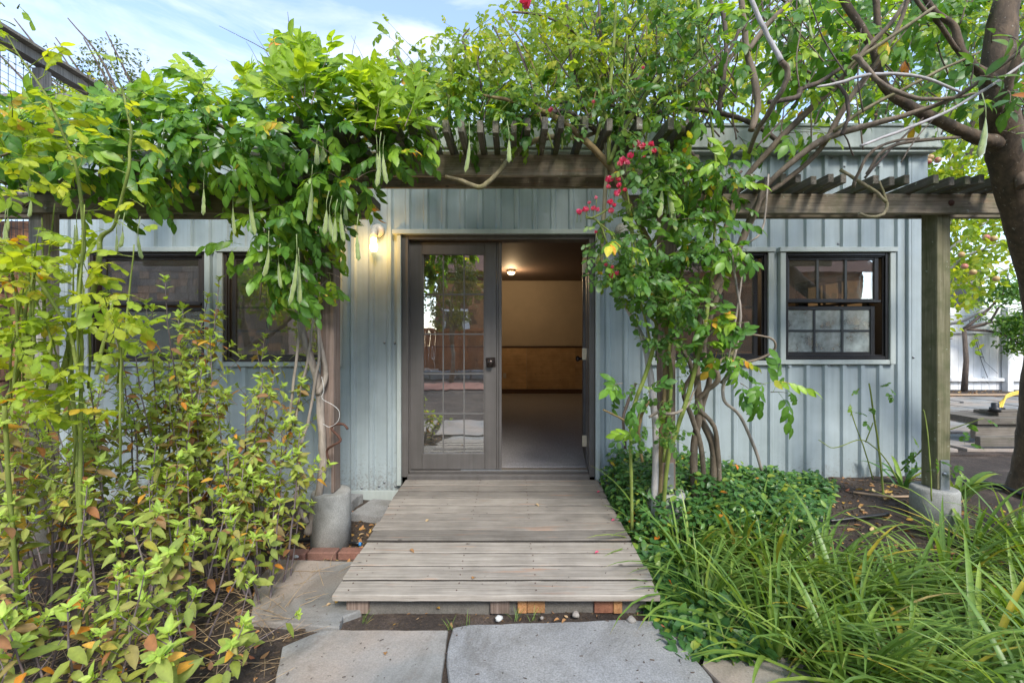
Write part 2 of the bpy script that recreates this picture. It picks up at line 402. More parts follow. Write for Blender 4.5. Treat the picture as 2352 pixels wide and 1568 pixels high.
LF['saly'] = leafmat('young_sage_leaf', [(0, (.26, .38, .07)), (.5, (.34, .46, .09)), (1, (.42, .52, .12))], .38, .55)
LF['cover'] = leafmat('glossy_groundcover_leaf', [(0, (.55, .14, .02)), (.012, (.34, .38, .05)), (.05, (.045, .12, .035)), (.6, (.06, .15, .04)), (.85, (.10, .21, .045)), (1, (.22, .32, .05))], .24, .36, None, .4)
LF['strap'] = leafmat('strap_leaf', [(0, (.48, .36, .17)), (.02, (.42, .34, .05)), (.04, (.10, .18, .04)), (.5, (.13, .225, .05)), (.85, (.19, .29, .06)), (1, (.27, .36, .08))], .3, .38)
LF['tree'] = leafmat('dark_tree_leaf', [(0, (0.39, 0.13, 0.026)), (.02, (0.0455, 0.111, 0.026)), (.6, (0.0585, 0.13, 0.0286)), (.85, (0.104, 0.195, 0.0325)), (1, (0.169, 0.26, 0.039))], .4, .33)
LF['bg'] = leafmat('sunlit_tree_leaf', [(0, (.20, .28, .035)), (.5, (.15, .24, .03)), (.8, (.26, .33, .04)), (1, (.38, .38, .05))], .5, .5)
LF['far'] = leafmat('distant_tree_leaf', [(0, (.06, .09, .035)), (.7, (.09, .12, .045)), (1, (.2, .19, .05))], .35, .6)
LF['litter'] = leafmat('dry_leaf', [(0, (.40, .20, .08)), (.3, (.28, .15, .07)), (.6, (.50, .30, .05)), (.8, (.45, .33, .20)), (1, (.30, .10, .05))], .15, .7)
LF['petal'] = leafmat('pink_rose_petal', [(0, (.62, .05, .14)), (.6, (.74, .12, .24)), (1, (.82, .42, .46))], .3, .5, (1.1, .8, .8))
def bark(name, a, b, sc=(26, 26, 7), bs=.8, moss=0.0):
    t = NT(name); v = t.coords(sc, rnd=False); f = t.noise(v, 1, 7, .65, .3); v2 = t.coords((1, 1, 1), rnd=False)
    c = t.ramp(f, [(.3, a), (.65, b)])
    c = t.mix(.6, c, t.ramp(t.noise(v2, 8, 4), [(.3, (.65, .65, .65)), (.7, (1.25, 1.2, 1.15))]), 'MULTIPLY')
    c = t.mix(t.ramp(t.noise(v2, 60, 3), [(.66, 0.0), (.70, .55)]), c, c4((.40, .37, .30)))
    if moss: c = t.mix(t.ramp(t.noise(v2, 6, 4), [(.46, 0.0), (.62, moss)]), c, c4((.13, .13, .035)))
    return t.out(t.prin(c, .85, f, bs, .008).outputs[0])
BK = {'wis': bark('wisteria_bark', (.095, .072, .05), (.235, .185, .135)),
      'wisg': bark('grey_wisteria_bark', (.16, .135, .11), (.36, .31, .26), moss=.0),
      'wism': bark('mossy_wisteria_bark', (.13, .11, .06), (.27, .23, .14), moss=.6),
      'tree': bark('dark_tree_bark', (.040, .029, .019), (.135, .092, .056), (22, 22, 11), 1.0),
      'dead': bark('dead_twig_bark', (.045, .035, .03), (.14, .105, .085)),
      'pale': bark('pale_cane_bark', (.30, .28, .27), (.46, .44, .44)),
      'cane': bark('green_cane_bark', (.12, .17, .025), (.23, .28, .06), (20, 20, 4), .2),
      'brcane': bark('brown_cane_bark', (.11, .075, .03), (.24, .18, .075), (20, 20, 4), .4),
      'sal': bark('purple_sage_stem', (.070, .045, .045), (.24, .20, .205), (30, 30, 3), .2),
      'straw': bark('dry_straw', (.30, .20, .11), (.50, .37, .22), (30, 30, 4), .2)}
t = NT('velvet_pod'); v = t.coords((1, 1, 1)); t_f = t.noise(v, 30, 4)
t_s = t.ramp(t.noise(v, 120, 2, .5), [(.66, 0.0), (.70, .8)]); t_c = t.ramp(t_f, [(.3, (.15, .21, .045)), (.7, (.26, .32, .10))])
BK['pod'] = t.out(t.prin(t.mix(t_s, t_c, (.10, .06, .03, 1)), .65, t_f, .2, .003, **{'Sheen Weight': .5}).outputs[0])
# ================================================================ THE SETTING
def gz(x, y):                                   # height of the ground
    h = 0.0
    s = lambda a, b, q: 0 if q <= a else (1 if q >= b else (lambda k: k*k*(3-2*k))((q-a)/(b-a)))
    h += .20*s(1.2, 2.8, x)*s(2.2, 3.2, y)
    h += .02*noise.noise(Vector((x*1.3, y*1.3, 0)))*s(.95, 1.4, abs(x+.05))+.012*noise.noise(Vector((x*6, y*6, 3)))
    return h-.012
def ground_sheet():
    xs = sorted(set([-120, -60, -30, -15, -9]+[round(-6+.12*i, 3) for i in range(101)]+[8, 12, 20, 40, 120]))
    ys = sorted(set([-120, -50, -20, -10, -5, -2, -1]+[round(-.5+.12*i, 3) for i in range(70)]+[9, 11, 14, 20, 40, 120, 300]))
    v = [(x, y, gz(x, y)) for y in ys for x in xs]; n = len(xs)
    f = [(j*n+i, j*n+i+1, (j+1)*n+i+1, (j+1)*n+i) for j in range(len(ys)-1) for i in range(n-1)]
    me = bpy.data.meshes.new('ground'); me.from_pydata(v, [], f); me.materials.append(M_['soil'])
    me.polygons.foreach_set('use_smooth', [True]*len(f))
    tag(put('ground', me), kind='structure')
ground_sheet()

path = empty('path', (0, 1.8, 0), kind='structure')
def stone(poly, mat, parent, zt=.012, th=.05, label=None, jag=.005, name='stone'):
    pts = []
    for i, (a, b) in enumerate(zip(poly, poly[1:]+poly[:1])):
        a = Vector(a); b = Vector(b); n = max(1, int((b-a).length/.05))
        for k in range(n):
            p = a.lerp(b, k/n); q = noise.noise(Vector((p.x*9, p.y*9, i)))*jag
            nr = Vector((-(b-a).y, (b-a).x)).normalized(); pts.append((p.x+nr.x*q, p.y+nr.y*q))
    area = sum(pts[i][0]*pts[(i+1) % len(pts)][1]-pts[(i+1) % len(pts)][0]*pts[i][1] for i in range(len(pts)))
    if area < 0: pts = pts[::-1]
    m = MB(); m.prism(pts, zt-th, zt, .008); return m.build(name, mat, parent, label=label)
def gp(uv, z=.012): return [tuple(onground(u, v, z)[:2]) for u, v in uv]
stone(gp([(588, 1331), (640, 1284), (816, 1290), (830, 1400), (788, 1416), (779, 1440), (575, 1424)], .02), M_['flag_a'], path, .022, label='flat grey flagstone beside the ramp end')
stone(gp([(740, 1446), (1030, 1446), (1012, 1568), (1000, 1680), (610, 1690), (632, 1568), (648, 1484)]), M_['flag_a'], path, label='smooth buff grey flagstone in front of the ramp')
stone(gp([(1040, 1443), (1075, 1437), (1173, 1434), (1300, 1430), (1421, 1425), (1509, 1428), (1561, 1474), (1634, 1557), (1690, 1680), (1040, 1690), (1030, 1568), (1025, 1521), (1030, 1476)]), M_['flag_b'], path, .018, label='large speckled pale grey flagstone')
stone(gp([(1627, 1456), (1800, 1452), (1900, 1568), (1900, 1680), (1730, 1680), (1657, 1568), (1614, 1526)]), M_['flag_a'], path, label='flagstone half hidden under strap leaves')
for poly in ([(-1.2, .2), (.1, .2), (.15, 1.45), (-1.15, 1.42)], [(.2, .1), (1.4, .2), (1.35, 1.4), (.24, 1.5)], [(1.45, .3), (2.4, .3), (2.3, 1.5), (1.42, 1.5)], [(-2.6, .4), (-1.3, .3), (-1.25, 1.2), (-2.4, 1.3)],
             [(.1, -1.4), (1.6, -1.3), (1.5, .0), (.2, .0)]):
    stone(poly, M_['flag_a'], path)
# small bricks edging the bed beside the ramp
for i in range(5):
    m = MB(); x = -1.52+i*.195; m.box(x, x+.185, 2.80+.01*i, 2.875+.01*i, -.02, .035+.004*(i % 2), .006)
    m.build('brick', M_['brick'], path)
# brick patio far behind the viewpoint (seen in the door glass)
patio = empty('patio', (0, -5.5, 0), kind='structure')
for i in range(16):
    for j in range(14):
        m = MB() if (i, j) == (0, 0) else m
        if (i, j) == (0, 0): m.box(-.105, .105, -.05, .05, 0, .03, .006); pbm = m.mesh('brick', M_['redpave'])
for j in range(18):
    for i in range(15):
        put('brick', pbm, patio, Matrix.Translation((-3.3+i*.22+(j % 2)*.11, -6.4+j*.11, .005)))

# ---------------------------------------------------------------- raised ramp of planks
deck = empty('plank_ramp', (-.09, 3.0, 0), 'weathered grey wooden plank ramp leading up to the open doorway', 'ramp')
NP = 12; y0, y1 = 2.195, 3.855; za, zb = .125, .187
for i in range(NP):
    w = (y1-y0)/NP; ya = y0+i*w; yb = ya+w-.007-.006*R.random()
    dx = .012*(R.random()-.5); m = MB()
    xl = -.905-.003*i+.012*(R.random()-.5); xr = .752+dx
    # ragged sawn plank, ends slightly broken
    nx = 26
    zt = lambda y: za+(zb-za)*(y-y0)/(y1-y0)
    rows = []
    off = .010*(R.random()-.5)
    for k in range(nx+1):
        x = xl+(xr-xl)*k/nx
        wv = .0016*noise.noise(Vector((x*5, i*7.1, 0)))+off
        e1 = .003*noise.noise(Vector((x*14, i*3.3, 1))); e2 = .003*noise.noise(Vector((x*14, i*3.3, 9)))
        A, B = ya+e1, yb+e2
        rows.append([(x, A, zt(A)-.028+wv), (x, A, zt(A)-.004+wv), (x, A+.007, zt(A)+wv), (x, B-.007, zt(B)+wv), (x, B, zt(B)-.004+wv), (x, B, zt(B)-.028+wv)])
    jag = [(.008*(R.random()-.6), .008*(R.random()-.6)) for _ in range(6)]
    rows[0] = [(p[0]+jag[q][0], p[1], p[2]) for q, p in enumerate(rows[0])]
    rows[-1] = [(p[0]+jag[q][1], p[1], p[2]) for q, p in enumerate(rows[-1])]
    b = [p for r in rows for p in r]; fs = []
    for k in range(nx):
        for q in range(6):
            q2 = (q+1) % 6; fs.append((k*6+q, (k+1)*6+q, (k+1)*6+q2, k*6+q2))
    fs.append((5, 4, 3, 2, 1, 0)); e = nx*6; fs.append((e, e+1, e+2, e+3, e+4, e+5)); m.add(b, fs)
    o = m.build('plank', M_['deck'], deck)
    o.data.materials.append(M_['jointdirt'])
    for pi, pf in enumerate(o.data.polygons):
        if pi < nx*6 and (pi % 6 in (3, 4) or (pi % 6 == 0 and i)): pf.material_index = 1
for (u0, u1, mat, lab) in ((795, 845, 'post', None), (1126, 1170, 'post', None), (1189, 1210, 'freshwood', 'orange fresh cut joist end'), (1211, 1252, 'freshwood', 'orange fresh cut joist end'),
                      (1366, 1409, 'redjoist', 'dark red brown joist end'), (1410, 1430, 'freshwood', None), (1266, 1283, 'post', None)):
    Y = 2.235; a = (u0-1176)/1000*Y; b = (u1-1176)/1000*Y; m = MB()
    short = u0 == 1266
    m.box(a, b, Y+(.12 if short else R.random()*.01), 3.70, (.045 if short else .0), .0965, .003)
    o = m.build('joist', M_[mat], deck, label=lab)
m = MB(); m.box(-.56, -.14, 2.30, 2.34, .066, .084, .002); m.build('batten', M_['freshwood'], deck, label='thin yellow batten tucked under the planks')
nail_m = MB(); nail_m.lathe([(.0035, -.001), (.0035, .0012)], n=8); nme = nail_m.mesh('nail', M_['rust'])
for i in range(NP):
    w = (y1-y0)/NP
    for x in (-.84, -.28, .12, .70):
        for q in (.28, .72):
            y = y0+i*w+q*w; put('nail', nme, deck, Matrix.Translation((x+.01*(R.random()-.5), y, za+(zb-za)*(y-y0)/(y1-y0))))
m = MB(); m.box(-.985, .87, 2.33, 3.72, -.05, .03, .01); m.box(-.86, .70, 2.262, 3.70, -.05, .066, .006)
m.build('concrete_slab', M_['slab'], None, label='rough concrete pad under the plank ramp', cat='slab')

# ---------------------------------------------------------------- the garden studio
YF = 3.906
bx = lambda u: (u-1176)/1000*YF
bz = lambda v: EYE+(784-v)/1000*YF
house = empty('garden_studio', (0, YF, 0), 'low garden studio clad in blue grey ribbed metal with double doors', 'building')
XL, XR, ZT, ZB = bx(118), bx(2125), 3.10, .03
openings = [(bx(208), bx(482), bz(832), bz(576)), (bx(511), bx(780), bz(832), bz(576)), (bx(921), bx(1368), 0.0, bz(537)),
            (bx(1492), bx(1762), bz(828), bz(576)), (bx(1793), bx(2042), bz(828), bz(576))]
PER = .1625; PH = bx(930)
def ribs(a, b):
    """x, y pairs of the ribbed profile between a and b"""
    prof = [(0, 0), (.013, -.024), (.043, -.024), (.058, 0)]
    def yy(x):
        q = (x-PH) % PER
        for (p0, q0), (p1, q1) in zip(prof, prof[1:]):
            if p0 <= q <= p1: return q0+(q1-q0)*(q-p0)/(p1-p0)
        return 0.0
    xs = {a, b}
    k0 = int(math.floor((a-PH)/PER))-1
    for k in range(k0, k0+int((b-a)/PER)+4):
        for p, _ in prof:
            x = PH+k*PER+p
            if a < x < b: xs.add(x)
        x = PH+k*PER+.108                      # small stiffening crease in the pan
    xs = sorted(xs); return [(x, yy(x)) for x in xs]
edges = sorted({XL+.15, XR-.15}|{e for o_ in openings for e in o_[:2] if XL+.15 < e < XR-.15})
m = MB()
for a, b in zip(edges, edges[1:]):
    mid = (a+b)/2; zs = [(ZB, ZT)]
    for (x0, x1, z0, z1) in openings:
        if x0 < mid < x1: zs = [(ZB, z0), (z1, ZT)] if z0 > ZB else [(z1, ZT)]
    pr = ribs(a, b)
    for (z0, z1) in zs:
        base = [(x, YF+y, z) for z in (z0, z1) for x, y in pr]; n = len(pr)
        m.add(base, [(i, i+1, n+i+1, n+i) for i in range(n-1)])
m.build('siding', M_['siding'], house)
for a, b, c, d in ((XL, XL+.147, XL+.149, XL+.175), (XR-.147, XR, XR-.175, XR-.149)):
    m = MB(); m.box(a, b, YF-.028, YF+.02, ZB, ZT-.001, .004); m.box(c, d, YF-.030, YF+.01, ZB, ZT-.001, .003); m.build('corner_trim', M_['siding'], house)
m = MB(); m.box(XR-.012, XR-.002, YF+.022, 9.85, ZB, ZT-.01); m.box(XL+.002, XL+.012, YF+.022, 9.85, ZB, ZT-.01); m.box(XL+.002, XR-.002, 9.86, 9.88, ZB, ZT-.01)
m.build('outer_wall', M_['siding'], house)
m = MB(); m.box(XL, bx(921)-.002, YF-.032, YF-.024, ZB-.045, ZB+.045, .003); m.build('base_flashing', M_['trim'], house); m = MB(); m.box(bx(1380), XR, YF-.032, YF-.024, ZB+.03, ZB+.085, .003)
m.build('base_flashing', M_['trim'], house)
# fascia and flat roof
m = MB(); m.box(XL-.03, XR+.045, YF-.12, YF-.10, 3.085, 3.285, .006); m.box(XL-.06, XR+.05, YF-.135, YF-.121, 3.265, 3.292, .004); m.box(XR+.022, XR+.04, YF-.099, 9.9, 3.085, 3.285)
m.box(XL-.03, XR+.0, YF-.098, YF+.05, 3.06, 3.084)
m.build('fascia', M_['fascia'], house)
m = MB(); m.box(XL-.02, XR+.02, YF-.098, 9.9, 3.10, 3.26); m.build('roof', M_['concrete'], house)
# screws
sm_ = MB(); sm_.lathe([(.0115, 0), (.0115, -.002), (.007, -.003), (.0065, -.009), (.002, -.009)], n=8, axis='Y'); scm = sm_.mesh('screw', M_['steel'])
scr = [(1036, 788), (1036, 1066)]
for u, v in ((883, 787), (907, 788), (883, 1107), (831, 1120), (871, 1116), (909, 1116), (1310, 528), (1094, 538), (2080, 443), (1904, 1112), (1919, 1107), (1944, 1112), (1967, 1114), (2023, 1112),
             (1910, 838), (1898, 837), (1943, 837), (1808, 842), (1785, 842), (2091, 820), (1910, 364), (1935, 385), (2013, 385), (2083, 384), (1925, 560), (672, 842), (660, 842), (502, 848), (510, 848)):
    q = (bx(u)-PH) % PER
    yy = -.030 if (bx(u) > XR-.15) else (-.024 if q < .058 else -.001)
    put('screw', scm, house, Matrix.Translation((bx(u), YF+yy, bz(v))))
# interior room
rm = (XL+.14, XR-.14, YF+.14, 9.70, .244, 2.75)
x0, x1, ya, yb, z0, z1 = rm
def quad(name, pts, mat, parent=house, **k):
    m = MB(); m.add(pts, [(0, 1, 2, 3)]); return m.build(name, mat, parent, **k)
m = MB(); m.box(x0, x1, YF+.13, yb, z0-.05, z0); m.build('floor', M_['carpet'], house)
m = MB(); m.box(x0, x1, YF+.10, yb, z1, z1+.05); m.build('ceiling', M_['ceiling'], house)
m = MB(); m.box(x0, x1, yb, yb+.05, 1.30, z1); m.box(x0-.05, x0, ya, yb, z0, z1)
m.box(x1, x1+.05, 5.45, yb, z0, z1); m.box(x1, x1+.05, ya, 4.35, z0, z1); m.box(x1, x1+.05, 4.351, 5.449, z0, 1.25); m.box(x1, x1+.05, 4.351, 5.449, 2.12, z1)
# inner face of the front wall round the openings
e2 = sorted({x0, x1}|{e for o_ in openings for e in o_[:2]})
for a, b in zip(e2, e2[1:]):
    if b <= x0 or a >= x1: continue
    a = max(a, x0); b = min(b, x1)
    mid = (a+b)/2; zs = [(z0, z1)]
    for (p0, p1, q0, q1) in openings:
        if p0 < mid < p1: zs = [(z0, q0), (q1, z1)] if q0 > z0 else [(q1, z1)]
    for (s0, s1) in zs: m.box(a, b, YF+.10, YF+.13, s0, s1)
m.build('inner_wall', M_['plaster'], house)
for k in range(7):
    a = x0+k*(x1-x0)/7; m = MB(); m.box(a+.001, a+(x1-x0)/7-.002, yb-.02, yb-.001, z0+.10, 1.262); m.build('panel', M_['ply'], house)
m = MB(); m.box(x0, x1, yb-.035, yb-.001, 1.264, 1.29); m.box(x0, x1, yb-.03, yb-.001, z0, z0+.095); m.build('chair_rail', M_['railwood'], house)
m = MB(); ox = at(1159, 862, 9.68); m.box(ox.x-.035, ox.x+.035, 9.665, 9.679, ox.z-.055, ox.z+.055, .003); m.build('outlet', M_['plastic'], house)
# side window deep in the room
sw = empty('window', (x1, 4.9, 1.25)); sw.parent = house; sw.location = Vector((x1, 4.9, 1.25))-house.location
m = MB(); 
for (a, b, c, d) in ((4.35, 4.41, 1.25, 2.12), (5.39, 5.45, 1.25, 2.12)): m.box(x1-.02, x1+.06, a, b, c, d)
m.box(x1-.02, x1+.06, 4.411, 5.389, 1.25, 1.31); m.box(x1-.02, x1+.06, 4.411, 5.389, 2.06, 2.12)
m.build('frame', M_['muntin_dark'], sw)
for y in (4.75, 5.07): m = MB(); m.box(x1, x1+.02, y-.012, y+.012, 1.311, 2.059); m.build('muntin', M_['muntin_dark'], sw)
for z in (1.56, 1.81): m = MB(); m.box(x1+.021, x1+.035, 4.412, 5.388, z-.012, z+.012); m.build('muntin', M_['muntin_dark'], sw)
m = MB(); m.add([(x1+.04, 4.41, 1.3), (x1+.04, 5.39, 1.3), (x1+.04, 5.39, 2.07), (x1+.04, 4.41, 2.07)], [(0, 1, 2, 3)]); m.build('pane', M_['glass'], sw)
m = MB(); m.box(XR-.0135, XR-.0005, 4.30, 5.50, 1.2, 2.2); m.build('side_panel', M_['trim'], sw) if False else None

def frame(m, x0, x1, z0, z1, t, ya, yb, c=.003):
    tl, tr, tb, tt = t if isinstance(t, tuple) else (t,)*4
    m.box(x0, x0+tl, ya, yb, z0, z1, c); m.box(x1-tr, x1, ya, yb, z0, z1, c)
    m.box(x0+tl+.0005, x1-tr-.0005, ya+.0008, yb, z0, z0+tb, c); m.box(x0+tl+.0005, x1-tr-.0005, ya+.0008, yb, z1-tt, z1, c)
def pane(w, x0, x1, z0, z1, y, mat, label=None):
    m = MB(); m.box(x0, x1, y, y+.006, z0, z1); return m.build('pane', mat, w, label=label)
def sub(name, loc, parent, label=None):
    e = empty(name, Vector(loc)-worldloc(parent), label); e.parent = parent; return e
def window(trim, fr, kind, fmat, glasses, label, gmat='glass', cols=0, rows=0):
    """trim = (u0, u1, v0, v1) outer edge of metal trim; fr = outer edge of window frame"""
    u0, u1, v0, v1 = trim; X0, X1, Z1, Z0 = bx(u0), bx(u1), bz(v0), bz(v1)
    w = sub('window', ((X0+X1)/2, YF, Z0), house, label)
    m = MB(); m.box(X0-.012, X1+.012, YF-.058, YF+.02, Z1-.042, Z1, .003)
    m.box(X0, X0+.048, YF-.045, YF+.02, Z0+.001, Z1-.043, .003); m.box(X1-.048, X1, YF-.045, YF+.02, Z0+.001, Z1-.043, .003)
    m.box(X0+.0485, X1-.0485, YF-.040, YF+.02, Z0, Z0+.040, .003)
    m.build('trim', M_['trim'], w)
    f0, f1, g0, g1 = fr; A, B, D, C = bx(f0), bx(f1), bz(g0), bz(g1)
    m = MB(); frame(m, X0+.049, X1-.049, Z0+.041, Z1-.043, (A-X0-.040, X1-.040-B, C-Z0-.03, Z1-.03-D) if False else .030, YF-.028, YF+.09)
    frame(m, X0+.079, X1-.079, Z0+.071, Z1-.073, .012, YF-.012, YF+.088)
    m.build('frame', fmat, w)
    for gi, (a, b, c, d) in enumerate(glasses):
        a, b, d, c = bx(a), bx(b), bz(c), bz(d)
        rec = .004 if gi == 0 or kind == 'fixed' else .020
        sx = .040; m = MB(); frame(m, a-sx, b+sx, c-.038, d+.034, (sx, sx, .038, .034), YF+rec, YF+rec+.028)
        if kind == 'hung' and gi == 0: m.box(a-sx, b+sx, YF-.022, YF+.003, c-.036, c-.012, .003)
        m.build('sash', fmat, w)
        gm = M_[gmat if gi else 'glass'] if kind == 'hung' else M_['glass']
        pane(w, a, b, c, d, YF+rec+.012, gm, 'clouded lower pane' if gm is M_['frosted'] else None)
        mo = .0185 if kind == 'fixed' else .002
        if cols:
            for k in range(1, cols):
                x = a+(b-a)*k/cols; m = MB(); m.box(x-.010, x+.010, YF+rec+mo, YF+rec+mo+.005, c, d); m.build('muntin', M_['muntin_dark'], w)
            if gi or kind == 'fixed':
                rr = rows
                for k in range(1, rr):
                    z = c+(d-c)*k/rr; m = MB(); m.box(a, b, YF+rec+mo+.0055, YF+rec+mo+.009, z-.010, z+.010); m.build('muntin', M_['muntin_dark'], w)
    return w
window((200, 489, 570, 841), (225, 473, 581, 828), 'hung', M_['brownframe'], [(243, 454, 596, 692), (250, 458, 714, 816)], 'brown double sash window with insect screen beside the house corner', 'screen')
window((505, 786, 570, 841), (516, 774, 581, 828), 'fixed', M_['brownframe'], [(541, 750, 598, 814)], 'brown single pane window beside the lamp post', cols=3, rows=4)
window((1489, 1771, 570, 838), (1500, 1757, 581, 826), 'fixed', M_['blackframe'], [(1525, 1731, 598, 812)], 'black single pane window behind the climbing vines', cols=3, rows=4)
window((1786, 2048, 570, 836), (1798, 2030, 581, 824), 'hung', M_['blackframe'], [(1814, 2009, 597, 686), (1810, 2004, 711, 808)], 'black sash window with clouded lower panes near the building corner', 'frosted', cols=3, rows=2)

# double door: frame, fixed leaf, open leaf
df = sub('door_frame', (bx(1146), YF, .19), house)
m = MB(); dx0, dx1 = bx(924), bx(1365); dzt = bz(541); sill = bz(1080)
m.box(dx0, bx(939), YF-.025, YF+.12, .19, dzt, .004); m.box(bx(1352), dx1, YF-.025, YF+.12, .19, dzt, .004)
m.box(bx(939)+.0005, bx(1352)-.0005, YF-.024, YF+.12, bz(551), dzt, .004)
m.box(bx(935), bx(941.5), YF+.02, YF+.035, .2, bz(552)); m.box(bx(1350.5), bx(1354), YF+.06, YF+.075, .2, bz(552))
m.build('jamb', M_['door'], df)
m = MB(); m.box(bx(939)+.001, bx(1352)-.001, YF-.07, YF+.125, .175, .222, .005); m.box(bx(939)+.001, bx(1352)-.001, YF-.0, YF+.10, .2225, sill-.004, .004)
m.build('threshold', M_['door'], df)
m = MB(); m.box(bx(1058), bx(1350), YF+.004, YF+.03, sill-.0035, sill+.001, .0008); m.build('threshold_strip', M_['steel'], df)
m = MB(); m.box(bx(905), bx(1390), YF-.060, YF+.01, bz(541)+.001, bz(530), .003)
m.box(bx(914), bx(923.5), YF-.045, YF+.01, .12, bz(541), .003); m.box(bx(1366), bx(1376), YF-.045, YF+.01, .12, bz(541), .003)
m.build('trim', M_['trim'], df)
def leaf_door(parent, W, Ht, gz0, gz1, rev=False):
    """door leaf built flat: x 0..W, y 0..-.044, z 0..Ht"""
    st = .105; m = MB()
    m.box(0, st, -.044, 0, 0, Ht, .003); m.box(W-st, W, -.044, 0, 0, Ht, .003)
    m.box(st+.0005, W-st-.0005, -.0435, 0, 0, gz0, .003); m.box(st+.0005, W-st-.0005, -.0435, 0, gz1, Ht, .003)
    for (a, b, c, d) in ((st, st+.012, gz0, gz1), (W-st-.012, W-st, gz0, gz1)): m.box(a, b, -.036, -.008, c, d)
    m.build('stile', M_['door'], parent)
    m = MB(); m.box(st+.001, W-st-.001, -.024, -.018, gz0, gz1); m.build('pane', M_['doorglass'], parent)
    for k in (1, 2):
        x = st+(W-2*st)*k/3; m = MB(); m.box(x-.005, x+.005, -.030, -.0245, gz0, gz1); m.build('muntin', M_['muntin'], parent)
    for k in range(1, 5):
        z = gz0+(gz1-gz0)*k/5; m = MB(); m.box(st, W-st, -.0345, -.0305, z-.006, z+.006); m.build('muntin', M_['muntin'], parent)
def bake_under(o, rotz, loc):
    """turn a leaf built at the origin into place: children get the turned matrix"""
    Mx = Matrix.Translation(loc) @ Matrix.Rotation(rotz, 4, 'Z')
    for ch in [c for c in bpy.data.objects if c.parent is o]:
        ch.matrix_basis = Matrix.Rotation(rotz, 4, 'Z') @ ch.matrix_basis
    o.matrix_basis = Matrix.Translation(Vector(loc)-worldloc(house))
d1 = empty('door', (0, 0, 0), 'closed door leaf with divided glass'); d1.parent = house; d1.matrix_basis = Matrix.Translation(-worldloc(house))
Wd = bx(1140)-bx(941); Hd = bz(555)-bz(1080); zz = bz(1080)+.002
leaf_door(d1, Wd, Hd, bz(1043)-zz, bz(583)-zz)
m = MB(); m.box(Wd+.001, Wd+.022, -.040, 0, 0, Hd, .003); m.box(Wd+.023, Wd+.047, -.052, -.006, 0, Hd, .003); m.build('astragal', M_['door'], d1)
def knob(parent, kx, kz, s=1):
    m = MB(); m.box(kx-.043, kx+.043, -.053, -.0445, kz-.043, kz+.043, .004)
    vs = m.v; cx, cz = kx, kz; a = .07
    m.v = [(cx+(x-cx)*math.cos(a)-(z-cz)*math.sin(a), y, cz+(x-cx)*math.sin(a)+(z-cz)*math.cos(a)) for x, y, z in vs]
    m.lathe([(.014, -.054), (.013, -.078), (.025, -.086), (.031, -.098), (.030, -.110), (.022, -.120), (.008, -.124)], (kx, 0, kz), 20, 'Y')
    m.build('knob', M_['knob'], parent)
knob(d1, bx(1127)-bx(941), bz(832)-zz)
bake_under(d1, 0, (bx(941), YF+.070, zz))
d2 = empty('door', (0, 0, 0), 'open door leaf swung back into the dark room'); d2.parent = house; d2.matrix_basis = Matrix.Translation(-worldloc(house))
leaf_door(d2, .80, Hd, bz(1043)-zz, bz(583)-zz)
m = MB(); m.lathe([(.014, .001), (.013, .028), (.025, .038), (.031, .048), (.030, .060), (.022, .070), (.008, .074)], (.735, 0, bz(832)-zz), 16, 'Y'); m.build('knob', M_['knob'], d2)
bake_under(d2, rad(83.5), (bx(1350.5), YF+.085, zz))
for v0, v1 in ((597, 623), (800, 827), (1004, 1030)):
    m = MB(); m.box(bx(1340.5), bx(1350), YF+.0795, YF+.0835, bz(v1), bz(v0), .001); m.lathe([(.006, 0), (.006, bz(v0)-bz(v1))], (bx(1351.2), YF+.072, bz(v1)), 8)
    for k in range(4): m.lathe([(.003, 0), (.003, -.0012)], (bx(1345.2+1.5*(-1)**k), YF+.0795, bz(v1)+(bz(v0)-bz(v1))*(k+.5)/4), 6, 'Y')
    m.build('hinge', M_['brass'], df)

# ---------------------------------------------------------------- lamps
lp = at(864, 530, YF-.03)
wl = empty('wall_lamp', lp, 'lit bare bulb lamp glowing yellow on the metal siding', 'lamp', 'lamps either side of the door')
def lampbody(w, p, lit):
    m = MB(); m.lathe([(.060, .02), (.060, -.006), (.054, -.016), (.03, -.022), (.012, -.024)], (p.x+.012, p.y, p.z), 28, 'Y'); m.build('rose_plate', M_['porcelain'], w)
    m = MB(); m.tube([p+Vector((.004, -.018, .0)), p+Vector((0, -.045, -.012)), p+Vector((-.003, -.060, -.048)), p+Vector((-.002, -.064, -.082))], [.024, .027, .029, .029], 16); m.build('socket', M_['porcelain'], w)
    if lit:
        m = MB(); q = p+Vector((.0, -.066, -.083))
        m.lathe([(.010, -.118), (.022, -.114), (.031, -.098), (.034, -.078), (.031, -.055), (.024, -.034), (.025, -.012), (.022, 0)], q, 20); m.build('bulb', M_['bulb'], w)
        l = bpy.data.lights.new('lamp_glow', 'POINT'); l.energy = 2.6; l.color = (1, .52, .08); l.shadow_soft_size = .035
        lo = bpy.data.objects.new('lamp_glow', l); COL.objects.link(lo); lo.parent = w; lo.location = (.0, -.115, -.15)
    else:
        pts = []; q = p+Vector((0, -.066, -.085))
        for k in range(73):
            a = k/12*2*math.pi; pts.append(q+Vector((.020*math.cos(a), .020*math.sin(a), -.115*k/72)))
        m = MB(); m.tube(pts, [.0075]*73, 8); m.lathe([(.026, -.012), (.026, .006)], q, 16); m.build('bulb', M_['cfl'], w)
lampbody(wl, lp, True)
lp2 = at(1426, 528, YF-.03)
wl2 = empty('wall_lamp', lp2, 'unlit spiral bulb lamp half hidden behind the rose leaves', 'lamp', 'lamps either side of the door')
lampbody(wl2, lp2, False)
cp = Vector((-.015, 8.2, 2.75))
cl = empty('ceiling_light', cp, 'small round glowing ceiling light inside the dark room', 'ceiling light')
